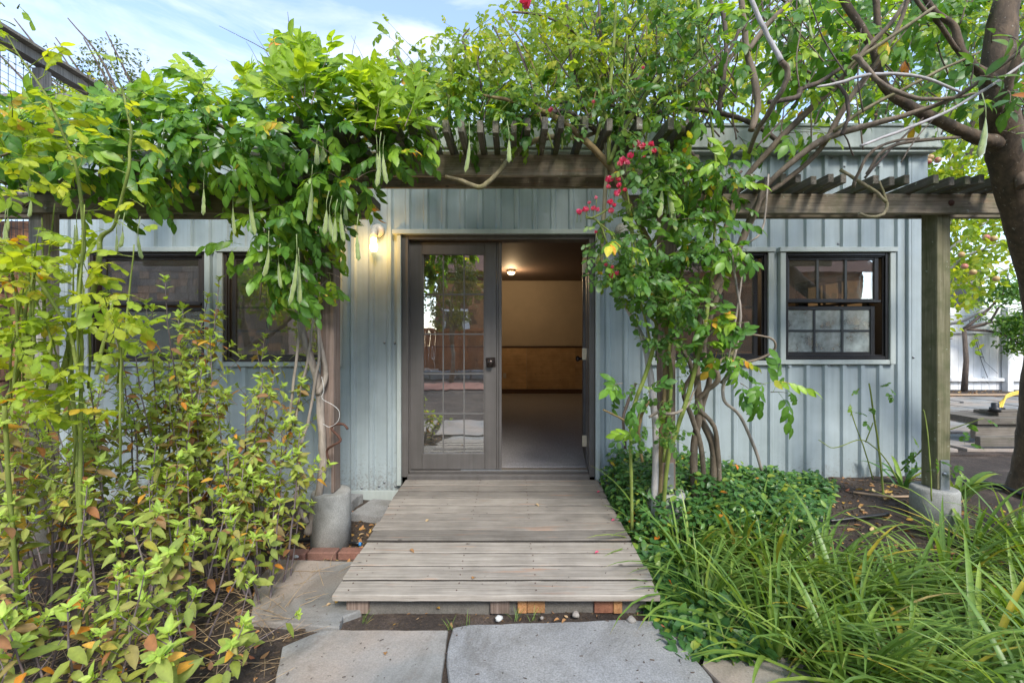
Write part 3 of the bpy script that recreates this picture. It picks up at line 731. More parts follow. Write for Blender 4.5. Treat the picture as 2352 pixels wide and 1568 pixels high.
m = MB(); m.lathe([(.085, -.001), (.085, -.03), (.075, -.045)], cp, 24); m.build('base', M_['brass'], cl)
m = MB(); m.lathe([(.074, -.046), (.066, -.075), (.04, -.095), (.01, -.10)], cp, 24); m.build('globe', M_['ceilbulb'], cl)
l = bpy.data.lights.new('ceiling_glow', 'POINT'); l.energy = 9; l.color = (1, .70, .38); l.shadow_soft_size = .07
lo = bpy.data.objects.new('ceiling_glow', l); COL.objects.link(lo); lo.parent = cl; lo.location = (0, 0, -.17)

# ---------------------------------------------------------------- pergola
perg = empty('pergola', (0, 3.0, 0), 'weathered timber pergola stepping up over the doorway', 'pergola')
YP = 3.0
def hbeam(u0, u1, vt, vb, Y, th=.038, mat='beam', label=None):
    a, b = at(u0, vt, Y), at(u1, vb, Y); n = max(6, int((b.x-a.x)/.12)); m = MB(); v_ = []; f_ = []
    for k in range(n+1):
        x = a.x+(b.x-a.x)*k/n; w = .002*noise.noise(Vector((x*4, vt, 0))); w2 = .002*noise.noise(Vector((x*4, vb, 5)))
        v_ += [(x, Y, b.z+w+.004), (x, Y, a.z+w2-.004), (x, Y+.004, a.z+w2), (x, Y+th-.004, a.z+w2), (x, Y+th, a.z+w2-.004), (x, Y+th, b.z+w+.004), (x, Y+th-.004, b.z+w), (x, Y+.004, b.z+w)]
    for k in range(n):
        for q in range(8):
            q2 = (q+1) % 8; f_.append((k*8+q, (k+1)*8+q, (k+1)*8+q2, k*8+q2))
    f_ += [tuple(range(8)), tuple(n*8+7-i for i in range(8))]
    m.add(v_, f_); return m.build('beam', M_[mat], perg, label=label)
hbeam(-260, 833, 447, 489, 2.90); hbeam(-280, 847, 446, 501*1.0, 3.085)
hbeam(1472, 2420, 445, 490, 2.90); hbeam(1440, 2390, 447, 500, 3.085)
hbeam(612, 1606, 355, 403, 2.90, label='higher front beam over the doorway'); hbeam(640, 1580, 358, 430, 3.085)
def post(u0, u1, zt, mat, base=True, zb=.40, label=None):
    a = (u0-1176)/1000*2.96; b = (u1-1176)/1000*2.96; m = MB(); c = (a+b)/2
    m.box(c-.045, c+.045, 2.942, 3.062, zb, zt, .004); m.build('post', M_[mat], perg, label=label)
    m = MB(); m.box(c-.052, c-.0455, 2.955, 3.05, zb-.0, zt-.16 if zt > 2.6 else 2.25, .002) if False else m.box(c-.018, c+.020, 2.905 if False else 3.064, 3.083, zb, zt-.01, .003)
    m.build('spacer', M_[mat], perg)
    m = MB(); g = gz(c, 3.0)
    n = 28; pr = [(.132, g-.1), (.130, zb-.018), (.124, zb-.006), (.116, zb-.002)]
    m.lathe(pr, (c, 3.01, 0), n); m.build('footing', M_['concrete'], perg, label='round concrete footing')
    m = MB(); m.box(c-.030, c+.030, 2.934, 2.9405, zb-.03, zb+.20, .001); m.lathe([(.012, -.001), (.012, -.010), (.005, -.011), (.005, -.02)], (c-.008, 2.934, zb+.11), 8, 'Y'); m.build('bracket', M_['steel'], perg)
post(62, 112, 2.40, 'greywood'); post(733, 774, 2.668, 'post', zb=.375, label='dark red brown post by the lit lamp'); post(1514, 1555, 2.668, 'post', zb=.38); post(2139, 2186, 2.39, 'postmoss', zb=.40, label='mossy green post')
for u, v in ((58, 470), (2185, 466)):
    p = at(u, v, 2.897); m = MB(); m.lathe([(.020, .0), (.020, -.003), (.010, -.004), (.009, -.014)], p, 12, 'Y'); m.build('bolt', M_['rust'], perg)
def rafter(u, v, z0, len_, y0, w=.038, h=.075, tilt=0.0, mat='rafter'):
    p = at(u, v, y0); m = MB(); m.box(p.x-w/2, p.x+w/2, y0, y0+len_, z0, z0+h, .003)
    m.v = [(x+tilt*(y-y0)+.004*noise.noise(Vector((y*3, p.x*9, 0))), y, z-.0 if True else z) for x, y, z in m.v]
    m.build('rafter', M_[mat], perg)
zu = 2.646+.001; zl = 2.385
for u in (984, 1022, 1060, 1104, 1140, 1180, 1214, 1253, 1288, 1345, 1400, 1434, 1472, 1540, 1568, 1600, 945, 908, 870, 832, 795, 757, 719, 681, 645):
    rafter(u+R.uniform(-3, 3), 300, zu, .56, 2.58+R.uniform(-.03, .03), .036, .075, R.uniform(-.012, .012))
for u in (1871, 1909, 1941, 2011, 2049, 2081, 2149, 2186, 2221, 2256, 2310, 2345, 2380, 1835, 1800, 1765, 1728, 1692, 1655, 1618):
    rafter(u+R.uniform(-3, 3), 400, zl, .62, 2.72+R.uniform(-.03, .03), .036, .055, R.uniform(-.02, .02))
for k in range(22):
    rafter(800-38*k+R.uniform(-3, 3), 400, zl, .62, 2.70+R.uniform(-.03, .03), .036, .055, R.uniform(-.02, .02))

# ---------------------------------------------------------------- neighbouring screened deck and shingled wall
nd = empty('screened_deck', (-5.0, 5.26, 0), 'raised wooden deck enclosed by wire mesh beyond the house corner', 'deck')
def bar(a, b, w, h, mat, parent, name):
    a = Vector(a); b = Vector(b); d = (b-a).normalized(); up = Vector((0, 0, 1)) if abs(d.z) < .9 else Vector((0, 1, 0))
    s_ = d.cross(up).normalized(); t_ = s_.cross(d)
    vs = [q+s_*i*w/2+t_*j*h/2 for q in (a, b) for i, j in ((-1, -1), (1, -1), (1, 1), (-1, 1))]
    m = MB(); m.add(vs, [(0, 1, 2, 3), (7, 6, 5, 4), (0, 4, 5, 1), (1, 5, 6, 2), (2, 6, 7, 3), (3, 7, 4, 0)]); return m.build(name, mat, parent)
for y in (3.6, 4.63, 5.26): bar((-5.0, y, -.02), (-5.0, y, 4.28), .10, .10, M_['greywood'], nd, 'post')
for x in (-6.4, -7.8): bar((x, 5.26, -.02), (x, 5.26, 4.28), .10, .10, M_['greywood'], nd, 'post')
bar((-5.0, 2.9, 4.36), (-5.0, 5.34, 4.36), .12, .09, M_['greywood'], nd, 'top_rail'); bar((-4.97, 2.9, 4.43), (-4.97, 5.36, 4.43), .20, .03, M_['steps'], nd, 'top_rail')
bar((-8.2, 5.20, 4.30), (-5.06, 5.20, 4.30), .05, .09, M_['greywood'], nd, 'rail'); bar((-8.2, 5.20, 3.2), (-5.06, 5.20, 3.2), .05, .09, M_['greywood'], nd, 'rail')
m = MB()
for k in range(46):
    x = -8.1+k*.068; m.box(x, x+.0035, 5.15, 5.1535, 2.2, 4.26)
for k in range(30):
    z = 2.2+k*.07; m.box(-8.1, -5.06, 5.1545, 5.158, z, z+.0035)
for k in range(34):
    y = 2.95+k*.068; m.box(-5.07, -5.0665, y, y+.0035, 2.2, 4.3)
for k in range(30):
    z = 2.2+k*.07; m.box(-5.075, -5.0715, 2.95, 5.2, z, z+.0035)
m.build('wire_mesh', M_['wire'], nd)
bar((-5.4, 5.0, 4.62), (-2.0, 13.0, 4.4), .008, .008, M_['wire'], None, 'overhead_cable'); tag(bpy.data.objects['overhead_cable'], 'thin dark cable sloping across the pale sky', 'cable')

def shingles(parent, P0, ux, uz, nx, nz, w, h, mat, name='shingle', lap=.02, keep=300):
    """wall of overlapping shingles: P0 corner, ux along, uz up; nearest as parts, the rest as one stuff part"""
    P0 = Vector(P0); ux = Vector(ux); uz = Vector(uz); nr = ux.cross(uz).normalized()
    me = MB(); me.box(0, 1, 0, 1, 0, 1)
    bm = MB()
    base = [(0, 0, .016), (1, 0, .016), (1, 1, .002), (0, 1, .002), (0, 0, 0), (1, 0, 0), (1, 1, 0), (0, 1, 0)]
    fs = [(0, 1, 2, 3), (0, 4, 5, 1), (1, 5, 6, 2), (3, 2, 6, 7), (0, 3, 7, 4)]
    proto = {}
    cnt = 0; rest = MB(); rr = []
    for j in range(nz):
        x = -R.random()*w
        while x < nx*w:
            ww = w*R.uniform(.6, 1.35); x0_ = max(0, x); x1_ = min(nx*w, x+ww-.004); x += ww
            if x1_-x0_ < .02: continue
            hh = h*R.uniform(1.05, 1.25); dz = R.uniform(-.006, .006)
            vs = [P0+ux*(x0_+(x1_-x0_)*a)+uz*(j*h+dz+hh*b)+nr*(c+.004) for a, b, c in base]
            if cnt < keep:
                m = MB(); m.add(vs, fs); m.build(name, mat, parent)
            else:
                rest.add(vs, fs); rr += [R.random()]*8
            cnt += 1
    if rest.v:
        o = rest.build('shingle_field', mat, parent, kind='stuff')
        a = o.data.attributes.new('rnd', 'FLOAT', 'POINT'); a.data.foreach_set('value', rr)
nb = empty('neighbour_house', (-7, 5.6, 0), 'neighbouring house wall of orange brown cedar shingles behind the rose canes', 'house')
shingles(nb, (-8.4, 5.6, .9), (1, 0, 0), (0, 0, 1), 14, 12, .16, .16, M_['shingle'], keep=160)
m = MB(); m.box(-8.5, -6.2, 5.61, 5.8, 0, 2.95); m.build('wall', M_['shingle'], nb)
m = MB(); m.box(-6.15, -6.0, 5.55, 5.8, 0, 2.95, .004); m.build('corner_board', M_['whiteplain'], nb)

# ---------------------------------------------------------------- right-hand background: white fence, stone terrace, steps
fy = 10.8; fz = .18
wf = empty('white_fence', (10, fy, fz), 'white painted board fence behind the stone terrace', 'fence')
def fx(u): return (u-1176)/1000*fy
x = fx(2060)
k = 0
while x < fx(2600):
    w = .185; m = MB(); m.box(x, x+w, fy, fy+.02, fz+.02, 2.02+.004*(k % 2), .003); m.build('board', M_['white'], wf); x += w+.006; k += 1
for u in (2305, 2200 if False else 2425, 2120):
    m = MB(); m.box(fx(u)-.07, fx(u)+.07, fy-.16, fy-.02, fz-.03, 2.24, .006); m.build('post', M_['white'], wf)
m = MB(); m.box(fx(2060), fx(2600), fy-.06, fy-.002, 1.60, 1.69, .004); m.build('rail', M_['white'], wf)
m = MB(); m.box(fx(2060), fx(2600), fy-.10, fy-.002, .42, .50, .004); m.build('rail', M_['white'], wf)
m = MB(); m.box(fx(2180), fx(2600), fy-.015, fy-.001, 2.03, 2.26, .004); m.build('top_board', M_['white'], wf)
m = MB(); m.box(9.5, 13.5, 12.5, 16, .1, 3.5); m.build('shed', M_['blackframe'], None, label='dark shuttered building behind the white fence', cat='building')
for k in range(12):
    mm = MB(); mm.box(10.6, 12.6, 12.44, 12.48, 2.0+k*.09, 2.07+k*.09); mm.build('slat', M_['blackframe'], bpy.data.objects['shed'])
# string of small lights
ls = empty('light_string', at(2235, 745, fy-.05), 'dark wire of tiny lights hanging on the white fence', 'light string')
pts = [at(u, v, fy-.05) for u, v in ((2226, 735), (2240, 775), (2252, 822), (2262, 850), (2268, 868), (2256, 866), (2270, 880))]
m = MB(); m.tube([Vector(p[:3]) for p in spline([tuple(p) for p in pts], 4)], [.006]*25, 5); m.build('wire', M_['wire'], ls)
m = MB(); m.tube([at(2230, 735, fy-.04), at(2262, 830, fy-.04), at(2292, 858, fy-.04)], [.004]*3, 4); m.build('wire', M_['wire'], ls)
for (u, v) in ((2240, 790), (2245, 800), (2252, 812), (2256, 820)):
    p = at(u, v, fy-.06); m = MB(); m.tube([p+Vector((-.04, 0, .01)), p+Vector((.05, 0, -.01))], [.010, .006], 6); m.build('bulb', M_['wire'], ls)
terr = empty('terrace', (7, 8, .2), kind='structure')
m = MB(); m.box(3.75, 16, 4.6, 9.3, .0, .205); m.build('bedding', M_['soil'], terr)
R2 = random.Random(3)
for j in range(5):
    yy = 4.7+j*.92; x = 3.8+R2.random()*.4
    while x < 11.5:
        w = R2.uniform(.6, 1.3); d = .86
        q = [(x+R2.uniform(0, .06), yy+R2.uniform(0, .06)), (x+w-R2.uniform(.02, .08), yy+R2.uniform(0, .08)), (x+w-R2.uniform(.02, .08), yy+d-R2.uniform(0, .08)), (x+R2.uniform(0, .08), yy+d-R2.uniform(0, .1))]
        stone(q, M_['flag_a'], terr, .232+.006*R2.random(), .04); x += w+.02
m = MB(); m.tube([(4, 9.45, .24), (7, 9.5, .24), (10, 9.46, .24), (14, 9.5, .24)], [.022]*4, 8); m.build('drip_tube', M_['hosetan'], None, label='tan irrigation pipe lying before the white fence', cat='pipe')
# steps and planter
st = empty('garden_steps', at(2290, 1010, 5.2), 'grey weathered timber steps behind the tree trunk', 'steps')
for i, (v0, v1, a, b) in enumerate(((960, 975, 2246, 2352), (975, 1008, 2241, 2352), (1003, 1026, 2252, 2352))):
    Y = 4.9-.1*i if i != 1 else 4.95
    p, q = at(a, v0, Y), at(b+40, v1, Y); m = MB(); m.box(p.x, q.x, Y, Y+(.5 if i == 0 else .06), q.z+.002, p.z, .004); m.build('tread' if i != 1 else 'riser', M_['steps'], st)
p = at(2298, 948, 5.0); m = MB(); m.box(p.x, p.x+.5, 5.02, 5.3, p.z-.07, p.z+.0, .006); m.box(p.x-.12, p.x+.3, 5.03, 5.12, p.z+.002, p.z+.03, .004); m.build('planter_box', M_['steps'], None, label='low dark timber planter box on the garden steps', cat='planter')
m = MB(); q = at(2290, 940, 4.98); m.lathe([(.05, 0), (.05, .05), (.035, .055), (.035, .10), (.02, .105)], q+Vector((0, .02, -.03)), 12); m.box(q.x-.06, q.x+.10, q.y-.0, q.y+.03, q.z+.0, q.z+.02, .003); m.build('hose_valve', M_['hose'], None, label='black irrigation valve standing on the planter box', cat='valve')
for i in range(3):
    p0 = [(2290+i*5, 938, 5.1), (2300+i*4, 922-i*3, 5.2), (2318, 910-i*3, 5.3), (2360, 898-i*2, 5.4)]
    mm = [Vector(a[:3]) for a in spline([tuple(at(*q_)) for q_ in p0], 5)]
    m = MB() if i == 0 else m; m.tube(mm, [.010]*len(mm), 7)
m.build('yellow_hose', M_['hoseyellow'], None, label='coiled yellow garden hose beside the steps', cat='hose')

# ---------------------------------------------------------------- behind the viewpoint (mirrored in the glass)
rf = empty('redwood_fence', (0, -9.5, 0), 'red brown plank fence across the far side of the yard', 'fence')
m = MB(); m.box(-.088, .088, -.01, .01, .32, 1.82, .003); bm_ = m.mesh('board', M_['fencered'])
for k in range(70): put('board', bm_, rf, Matrix.Translation((-7+k*.19, -9.5+.008*(k % 2), 0)))
m = MB(); m.box(-7.2, 6.4, -9.48, -9.42, 1.80, 1.90); m.build('cap_rail', M_['fencered'], rf)
lw_ = empty('low_stone_wall', (0, -8.2, 0), 'low wall of pale stone blocks before the redwood fence', 'wall')
for k in range(24):
    m = MB(); m.box(-6+k*.5+.01, -6+k*.5+.48, -8.4, -8.1, 0, .30+.03*R.random(), .02); m.build('stone', M_['flag_b'], lw_)
hs = empty('brown_house', (0, -12, 0), 'brown shingled house with pale roof beyond the redwood fence', 'house')
m = MB(); m.box(-3.4, 16, -16, -12.05, 0, 4.6); m.build('wall', M_['shingle'], hs)
shingles(hs, (16, -12, 0), (-1, 0, 0), (0, 0, 1), 80, 19, .24, .24, M_['shingle'], keep=120)
m = MB(); m.add([(-4.2, -11.5, 4.5), (16.5, -11.5, 4.5), (16.5, -14.5, 7.4), (-4.2, -14.5, 7.4)], [(0, 1, 2, 3)]); m.build('roof', M_['rooftile'], hs)
for xx in (-2.6, .4, 3.4):
    e = sub('window', (xx, -12, 1.6), hs); m = MB(); frame(m, xx-.55, xx+.55, 1.5, 2.9, .1, -12.0, -11.9); m.build('frame', M_['whiteplain'], e)
    m = MB(); m.box(xx-.45, xx+.45, -11.97, -11.95, 1.6, 2.8); m.build('pane', M_['blackframe'], e)
sh = empty('shingled_garage', (-7, -3, 0), 'grey brown shingled garage standing across the yard', 'garage')
m = MB(); m.box(-12, -5.4, -6.6, -2.6, 0, 3.6); m.build('wall', M_['shinglegrey'], sh)
shingles(sh, (-5.3, -2.5, 0), (-1, 0, 0), (0, 0, 1), 30, 20, .2, .17, M_['shinglegrey'], keep=200)
m = MB(); m.add([(-12.4, -2.3, 3.6), (-5.0, -2.3, 3.6), (-5.0, -4.6, 4.2), (-12.4, -4.6, 4.2)], [(0, 1, 2, 3)]); m.build('roof', M_['rooftile'], sh)
# ================================================================ PLANTS: leaf shapes and builders
def leaf_tpl(Ln, W, fold=.25, curl=.2, peak=.42, tip=1.0, n=3, notch=0.0, tone=0.0):
    """one leaf along +Y, upper side +Z; returns verts, tris, mid, tone"""
    vs = [(0, 0, 0)]; mid = [1]; fs = []
    st = [(k+1)/(n+1) for k in range(n)]
    for t_ in st:
        w = W*.5*(math.sin(math.pi*min(1, t_**(math.log(.5)/math.log(peak))))**.8)
        y = Ln*t_; z = -curl*Ln*t_*t_
        vs += [(-w, y, z+fold*w), (0, y, z-0.0), (w, y, z+fold*w)]; mid += [0, 1, 0]
    vs.append((0, Ln*tip, -curl*Ln)); mid.append(.3)
    fs += [(0, 2, 1), (0, 3, 2)]
    for k in range(n-1):
        a = 1+3*k; b = a+3
        fs += [(a, a+1, b+1), (a, b+1, b), (a+1, a+2, b+2), (a+1, b+2, b+1)]
    a = 1+3*(n-1); e = len(vs)-1
    fs += [(a, a+1, e), (a+1, a+2, e)]
    return [np.array(vs, float), np.array(fs, int), np.array(mid, float), np.full(len(vs), tone)]
def xf(tp, M, dt=0.0):
    v = tp[0] @ M[:3, :3].T + M[:3, 3]; return [v, tp[1], tp[2], tp[3]+dt]
def join(parts):
    vs, fs, ms, ts = [], [], [], []; b = 0
    for v, f, m_, t_ in parts:
        vs.append(v); fs.append(f+b); ms.append(m_); ts.append(t_); b += len(v)
    return [np.concatenate(vs), np.concatenate(fs), np.concatenate(ms), np.concatenate(ts)]
def frame_m(p, d, nrm, s=1.0):
    d = Vector(d).normalized(); x = d.cross(Vector(nrm))
    if x.length < 1e-4: x = d.orthogonal()
    x.normalize(); z = x.cross(d)
    return np.array([[x.x*s, d.x*s, z.x*s, p[0]], [x.y*s, d.y*s, z.y*s, p[1]], [x.z*s, d.z*s, z.z*s, p[2]], [0, 0, 0, 1]])
def stick(a, b, w):
    a = Vector(a); b = Vector(b); d = (b-a).normalized(); x = d.orthogonal().normalized(); y = d.cross(x)
    vs = [a+x*w, a-x*.5*w+y*.87*w, a-x*.5*w-y*.87*w, b+x*w*.7, b-x*.35*w+y*.6*w, b-x*.35*w-y*.6*w]
    return [np.array([tuple(q) for q in vs]), np.array([(0, 1, 4), (0, 4, 3), (1, 2, 5), (1, 5, 4), (2, 0, 3), (2, 3, 5)]), np.zeros(6)+.6, np.zeros(6)]
def pinnate(pairs, rach, ll, lw, droop, sw=52, rnd_=None, fold=.2, curl=.22, peak=.45, stem=.28):
    q = rnd_; parts = []; pts = []
    for k in range(7):
        t_ = k/6; pts.append(Vector((q.uniform(-.01, .01), rach*t_*(1-.12*t_), -droop*rach*t_*t_)))
    def along(t_):
        k = min(5, int(t_*6)); return pts[k].lerp(pts[k+1], t_*6-k), (pts[k+1]-pts[k]).normalized()
    for k in (0, 2, 4): parts.append(stick(pts[k], pts[k+2], .0016))
    for i in range(pairs):
        t_ = stem+(1-stem)*(i/(pairs-.3)); p, d = along(min(.99, t_))
        for sgn in (-1, 1):
            a = rad(sw+q.uniform(-9, 9))*sgn
            dd = Matrix.Rotation(-a, 3, 'Z') @ d; dd.z -= q.uniform(.05, .35)
            s_ = (1-.28*abs(i/(pairs-.5)-.55))*q.uniform(.88, 1.08)
            parts.append(xf(leaf_tpl(ll, lw, fold, curl*q.uniform(.5, 1.5), peak), frame_m(p, dd, (q.uniform(-.25, .25), q.uniform(-.2, .2), 1), s_), q.uniform(-.05, .05)))
    p, d = along(.99); parts.append(xf(leaf_tpl(ll, lw, fold, curl, peak), frame_m(p, d+Vector((0, 0, -.2)), (0, 0, 1), 1.05)))
    return join(parts)
TR = random.Random(11)
TP = {
 'wis': [pinnate(4, .21, .092, .048, .35, 50, TR), pinnate(4, .23, .098, .050, .55, 48, TR), pinnate(3, .17, .095, .050, .2, 46, TR), pinnate(5, .27, .090, .045, .6, 54, TR)],
 'wisy': [pinnate(3, .14, .094, .048, .0, 34, TR, .25, .0), pinnate(2, .10, .096, .050, -.1, 32, TR, .25, .05), pinnate(3, .16, .088, .044, .1, 38, TR, .25, .05)],
 'rose': [pinnate(2, .08, .044, .031, .2, 62, TR, .12, .12, .5, .35), pinnate(3, .10, .040, .028, .3, 62, TR, .12, .12, .5, .3), pinnate(2, .075, .042, .031, .5, 58, TR, .15, .15, .5, .35)],
 'rosey': [pinnate(2, .10, .060, .040, .1, 60, TR, .12, .08, .52, .35), pinnate(3, .135, .056, .037, .2, 62, TR, .12, .08, .52, .3), pinnate(2, .09, .058, .042, .4, 56, TR, .15, .15, .5, .35)],
 'sal': [leaf_tpl(.088, .040, .22, .28, .36), leaf_tpl(.098, .042, .3, .12, .36), leaf_tpl(.080, .038, .15, .45, .38), leaf_tpl(.06, .028, .35, .1, .36)],
 'cover': [leaf_tpl(.042, .022, .2, .12, .46), leaf_tpl(.036, .020, .3, .25, .46), leaf_tpl(.046, .023, .1, .3, .44)],
 'tree': [leaf_tpl(.12, .050, .25, .2, .5), leaf_tpl(.10, .045, .2, .4, .5)],
 'bg': [join([xf(leaf_tpl(.09, .055, .2, .25, .48), frame_m((TR.uniform(-.09, .09), TR.uniform(-.09, .09), TR.uniform(-.05, .05)), (TR.uniform(-1, 1), TR.uniform(-1, 1), TR.uniform(-.9, .2)), (TR.uniform(-.5, .5), TR.uniform(-.5, .5), 1)), TR.uniform(-.2, .2)) for _ in range(6)]) for _ in range(4)],
 'far': [join([xf(leaf_tpl(.16, .07, .2, .25, .48, n=2), frame_m((TR.uniform(-.2, .2), TR.uniform(-.2, .2), TR.uniform(-.14, .14)), (TR.uniform(-1, 1), TR.uniform(-1, 1), TR.uniform(-.9, .5)), (TR.uniform(-.6, .6), TR.uniform(-.6, .6), 1)), TR.uniform(-.2, .2)) for _ in range(8)]) for _ in range(4)],
 'petal': [leaf_tpl(.024, .024, -.5, -.5, .62), leaf_tpl(.020, .022, -.7, -.8, .62)],
}
def strap(Ln, W, a0, bend, q, n=7):
    """arching blade starting at the origin, heading +Y, rising at angle a0 then bending over"""
    vs, fs, mid = [], [], []; p = Vector((0, 0, 0)); an = a0; side = q.uniform(-.25, .25); yaw = 0
    for k in range(n+1):
        t_ = k/n; w = W*.5*(.75+.4*t_ if t_ < .3 else .87*(1-((t_-.3)/.7)**2.4)+.005)
        c = Vector((math.sin(yaw), math.cos(yaw), 0)); sx = Vector((math.cos(yaw), -math.sin(yaw), 0)); up = Vector((0, 0, 1))
        vs += [tuple(p-sx*w+up*w*.45), tuple(p), tuple(p+sx*w+up*w*.45)]; mid += [0, 1, 0]
        st_ = Ln/n; p = p+(c*math.cos(an)+up*math.sin(an))*st_; an -= bend/n*(.5+1.1*t_); yaw += side/n
    for k in range(n):
        a = 3*k; b = a+3
        fs += [(a, a+1, b+1), (a, b+1, b), (a+1, a+2, b+2), (a+1, b+2, b+1)]
    if q.random() < .55: mid[-3:] = [2, 2, 2]
    return [np.array(vs), np.array(fs), np.array(mid, float), np.zeros(len(vs))]
TP['strap'] = [strap(TR.uniform(.46, .78), TR.uniform(.020, .031), rad(TR.uniform(28, 80)), rad(TR.uniform(45, 125)), TR) for _ in range(16)]
TP['strapup'] = [strap(TR.uniform(.36, .50), TR.uniform(.015, .020), rad(TR.uniform(78, 88)), rad(TR.uniform(5, 35)), TR) for _ in range(4)]
TP['agave'] = [strap(TR.uniform(.34, .46), TR.uniform(.045, .058), rad(TR.uniform(50, 80)), rad(TR.uniform(50, 140)), TR) for _ in range(6)]
_mc = {}
def tpl_mesh(key, i, mk, nm='leaf'):
    k = (key, i, mk)
    if k not in _mc: _mc[k] = np_mesh(nm, TP[key][i], [LF[mk]], None)
    return _mc[k]
def np_mesh(name, tp, mats, mi):
    v, f, mid, tone = tp; me = bpy.data.meshes.new(name)
    me.vertices.add(len(v)); me.vertices.foreach_set('co', np.ascontiguousarray(v, dtype=np.float32).ravel())
    me.loops.add(len(f)*3); me.polygons.add(len(f))
    me.polygons.foreach_set('loop_start', np.arange(0, len(f)*3, 3, dtype=np.int32))
    me.loops.foreach_set('vertex_index', np.ascontiguousarray(f, dtype=np.int32).ravel())
    me.polygons.foreach_set('use_smooth', np.ones(len(f), bool))
    for m_ in mats: me.materials.append(m_)
    if mi is not None: me.polygons.foreach_set('material_index', np.asarray(mi, dtype=np.int32))
    a = me.attributes.new('rnd', 'FLOAT', 'POINT'); a.data.foreach_set('value', np.asarray(tone, dtype=np.float32)+1.0)
    a = me.attributes.new('mid', 'FLOAT', 'POINT'); a.data.foreach_set('value', np.asarray(mid, dtype=np.float32))
    me.update(calc_edges=True); return me
def inview(p):
    if p[1] < .3: return False
    u = p[0]/p[1]*1000+1176; v = 784-(p[2]-EYE)/p[1]*1000
    return -60 < u < 2410 and -60 < v < 1630
def foliage(root, items, keep=300, name='leaf', rest='foliage', kind='stuff'):
    """items: (template key, index, material key, 4x4). The largest in view become leaf parts, the others one part of kind stuff"""
    def score(it):
        p = it[3][:3, 3]; s = np.linalg.norm(it[3][:3, 0])
        return s/max(.3, p[1]) if inview(p) else -1+s*.01
    items = sorted(items, key=lambda i_: -score(i_)); base = worldloc(root); inv = Matrix.Translation(-base)
    near = items[:keep]
    for key, i, mk, M in near:
        o = bpy.data.objects.new(name, tpl_mesh(key, i, mk, name)); COL.objects.link(o); o.parent = root; o.matrix_basis = inv @ Matrix(M.tolist())
    far = items[keep:]
    if far:
        mats = []; parts = []; mi = []
        for key, i, mk, M in far:
            if mk not in mats: mats.append(mk)
            tp = xf(TP[key][i], M, R.random()); parts.append(tp); mi.append(np.full(len(tp[1]), mats.index(mk)))
        J = join(parts); c = origin(J[0]); J[0] = J[0]-np.array(c)
        tag(put(rest, np_mesh(rest, J, [LF[k] for k in mats], np.concatenate(mi)), root, Matrix.Translation(c)), kind=kind)
def rv(s=1.0): return Vector((R.uniform(-s, s), R.uniform(-s, s), R.uniform(-s, s)))
def rdir():
    while True:
        q = rv()
        if .1 < q.length < 1: return q.normalized()
def inpoly(u, v, poly):
    c = False; j = len(poly)-1
    for i in range(len(poly)):
        (x1_, y1_), (x2_, y2_) = poly[i], poly[j]
        if (y1_ > v) != (y2_ > v) and u < (x2_-x1_)*(v-y1_)/(y2_-y1_)+x1_: c = not c
        j = i
    return c
def sample(poly, n, yf):
    us = [p[0] for p in poly]; vs = [p[1] for p in poly]; o_ = []
    while len(o_) < n:
        u, v = R.uniform(min(us), max(us)), R.uniform(min(vs), max(vs))
        if inpoly(u, v, poly): o_.append(at(u, v, yf(u, v)))
    return o_
def shoot(p, d, ln, nleaf, key, mk, items, stems=None, spread=1.0, s0=.8, s1=1.1, tipkey=None, tipmk=None, sag=.3, up=.4, r0=.003, tipfrac=.7):
    """a leafy shoot: leaves in a spiral along a curving stem"""
    d = Vector(d).normalized(); pts = [Vector(p)]; q = d.copy(); n = 6
    for k in range(n):
        q = (q+Vector((R.uniform(-.12, .12), R.uniform(-.12, .12), -sag/n+R.uniform(-.05, .05)))).normalized(); pts.append(pts[-1]+q*ln/n)
    if stems is not None: stems.append((pts, [r0*(1-.7*k/n) for k in range(n+1)]))
    a = R.random()*6.28
    for k in range(nleaf):
        t_ = (k+.5)/nleaf; f = t_*n; i = min(n-1, int(f)); pp = pts[i].lerp(pts[i+1], f-i); dd = (pts[i+1]-pts[i]).normalized()
        x = dd.orthogonal().normalized(); y = dd.cross(x); a += 2.4
        out_ = x*math.cos(a)+y*math.sin(a)
        ld = (out_*spread+dd*(.35+.9*t_*t_)+Vector((0, 0, up*R.uniform(-.5, 1)))).normalized()
        s_ = R.uniform(s0, s1)*(1-.25*t_)
        if tipkey and t_ > tipfrac: items.append((tipkey, R.randrange(len(TP[tipkey])), tipmk, frame_m(pp, ld+dd*.8, Vector((0, -.8, 1))+rv(.4), s_)))
        else: items.append((key, R.randrange(len(TP[key])), mk, frame_m(pp, ld, Vector((0, -.3 if key == 'rosey' else -.95, 1))+rv(.5), s_)))
def stems_part(root, stems, mat, name='twigs', sides=5, kind='stuff'):
    m = MB()
    for pts, rr in stems: m.tube(pts, rr, sides, False)
    if stems: m.build(name, mat, root, kind=kind)
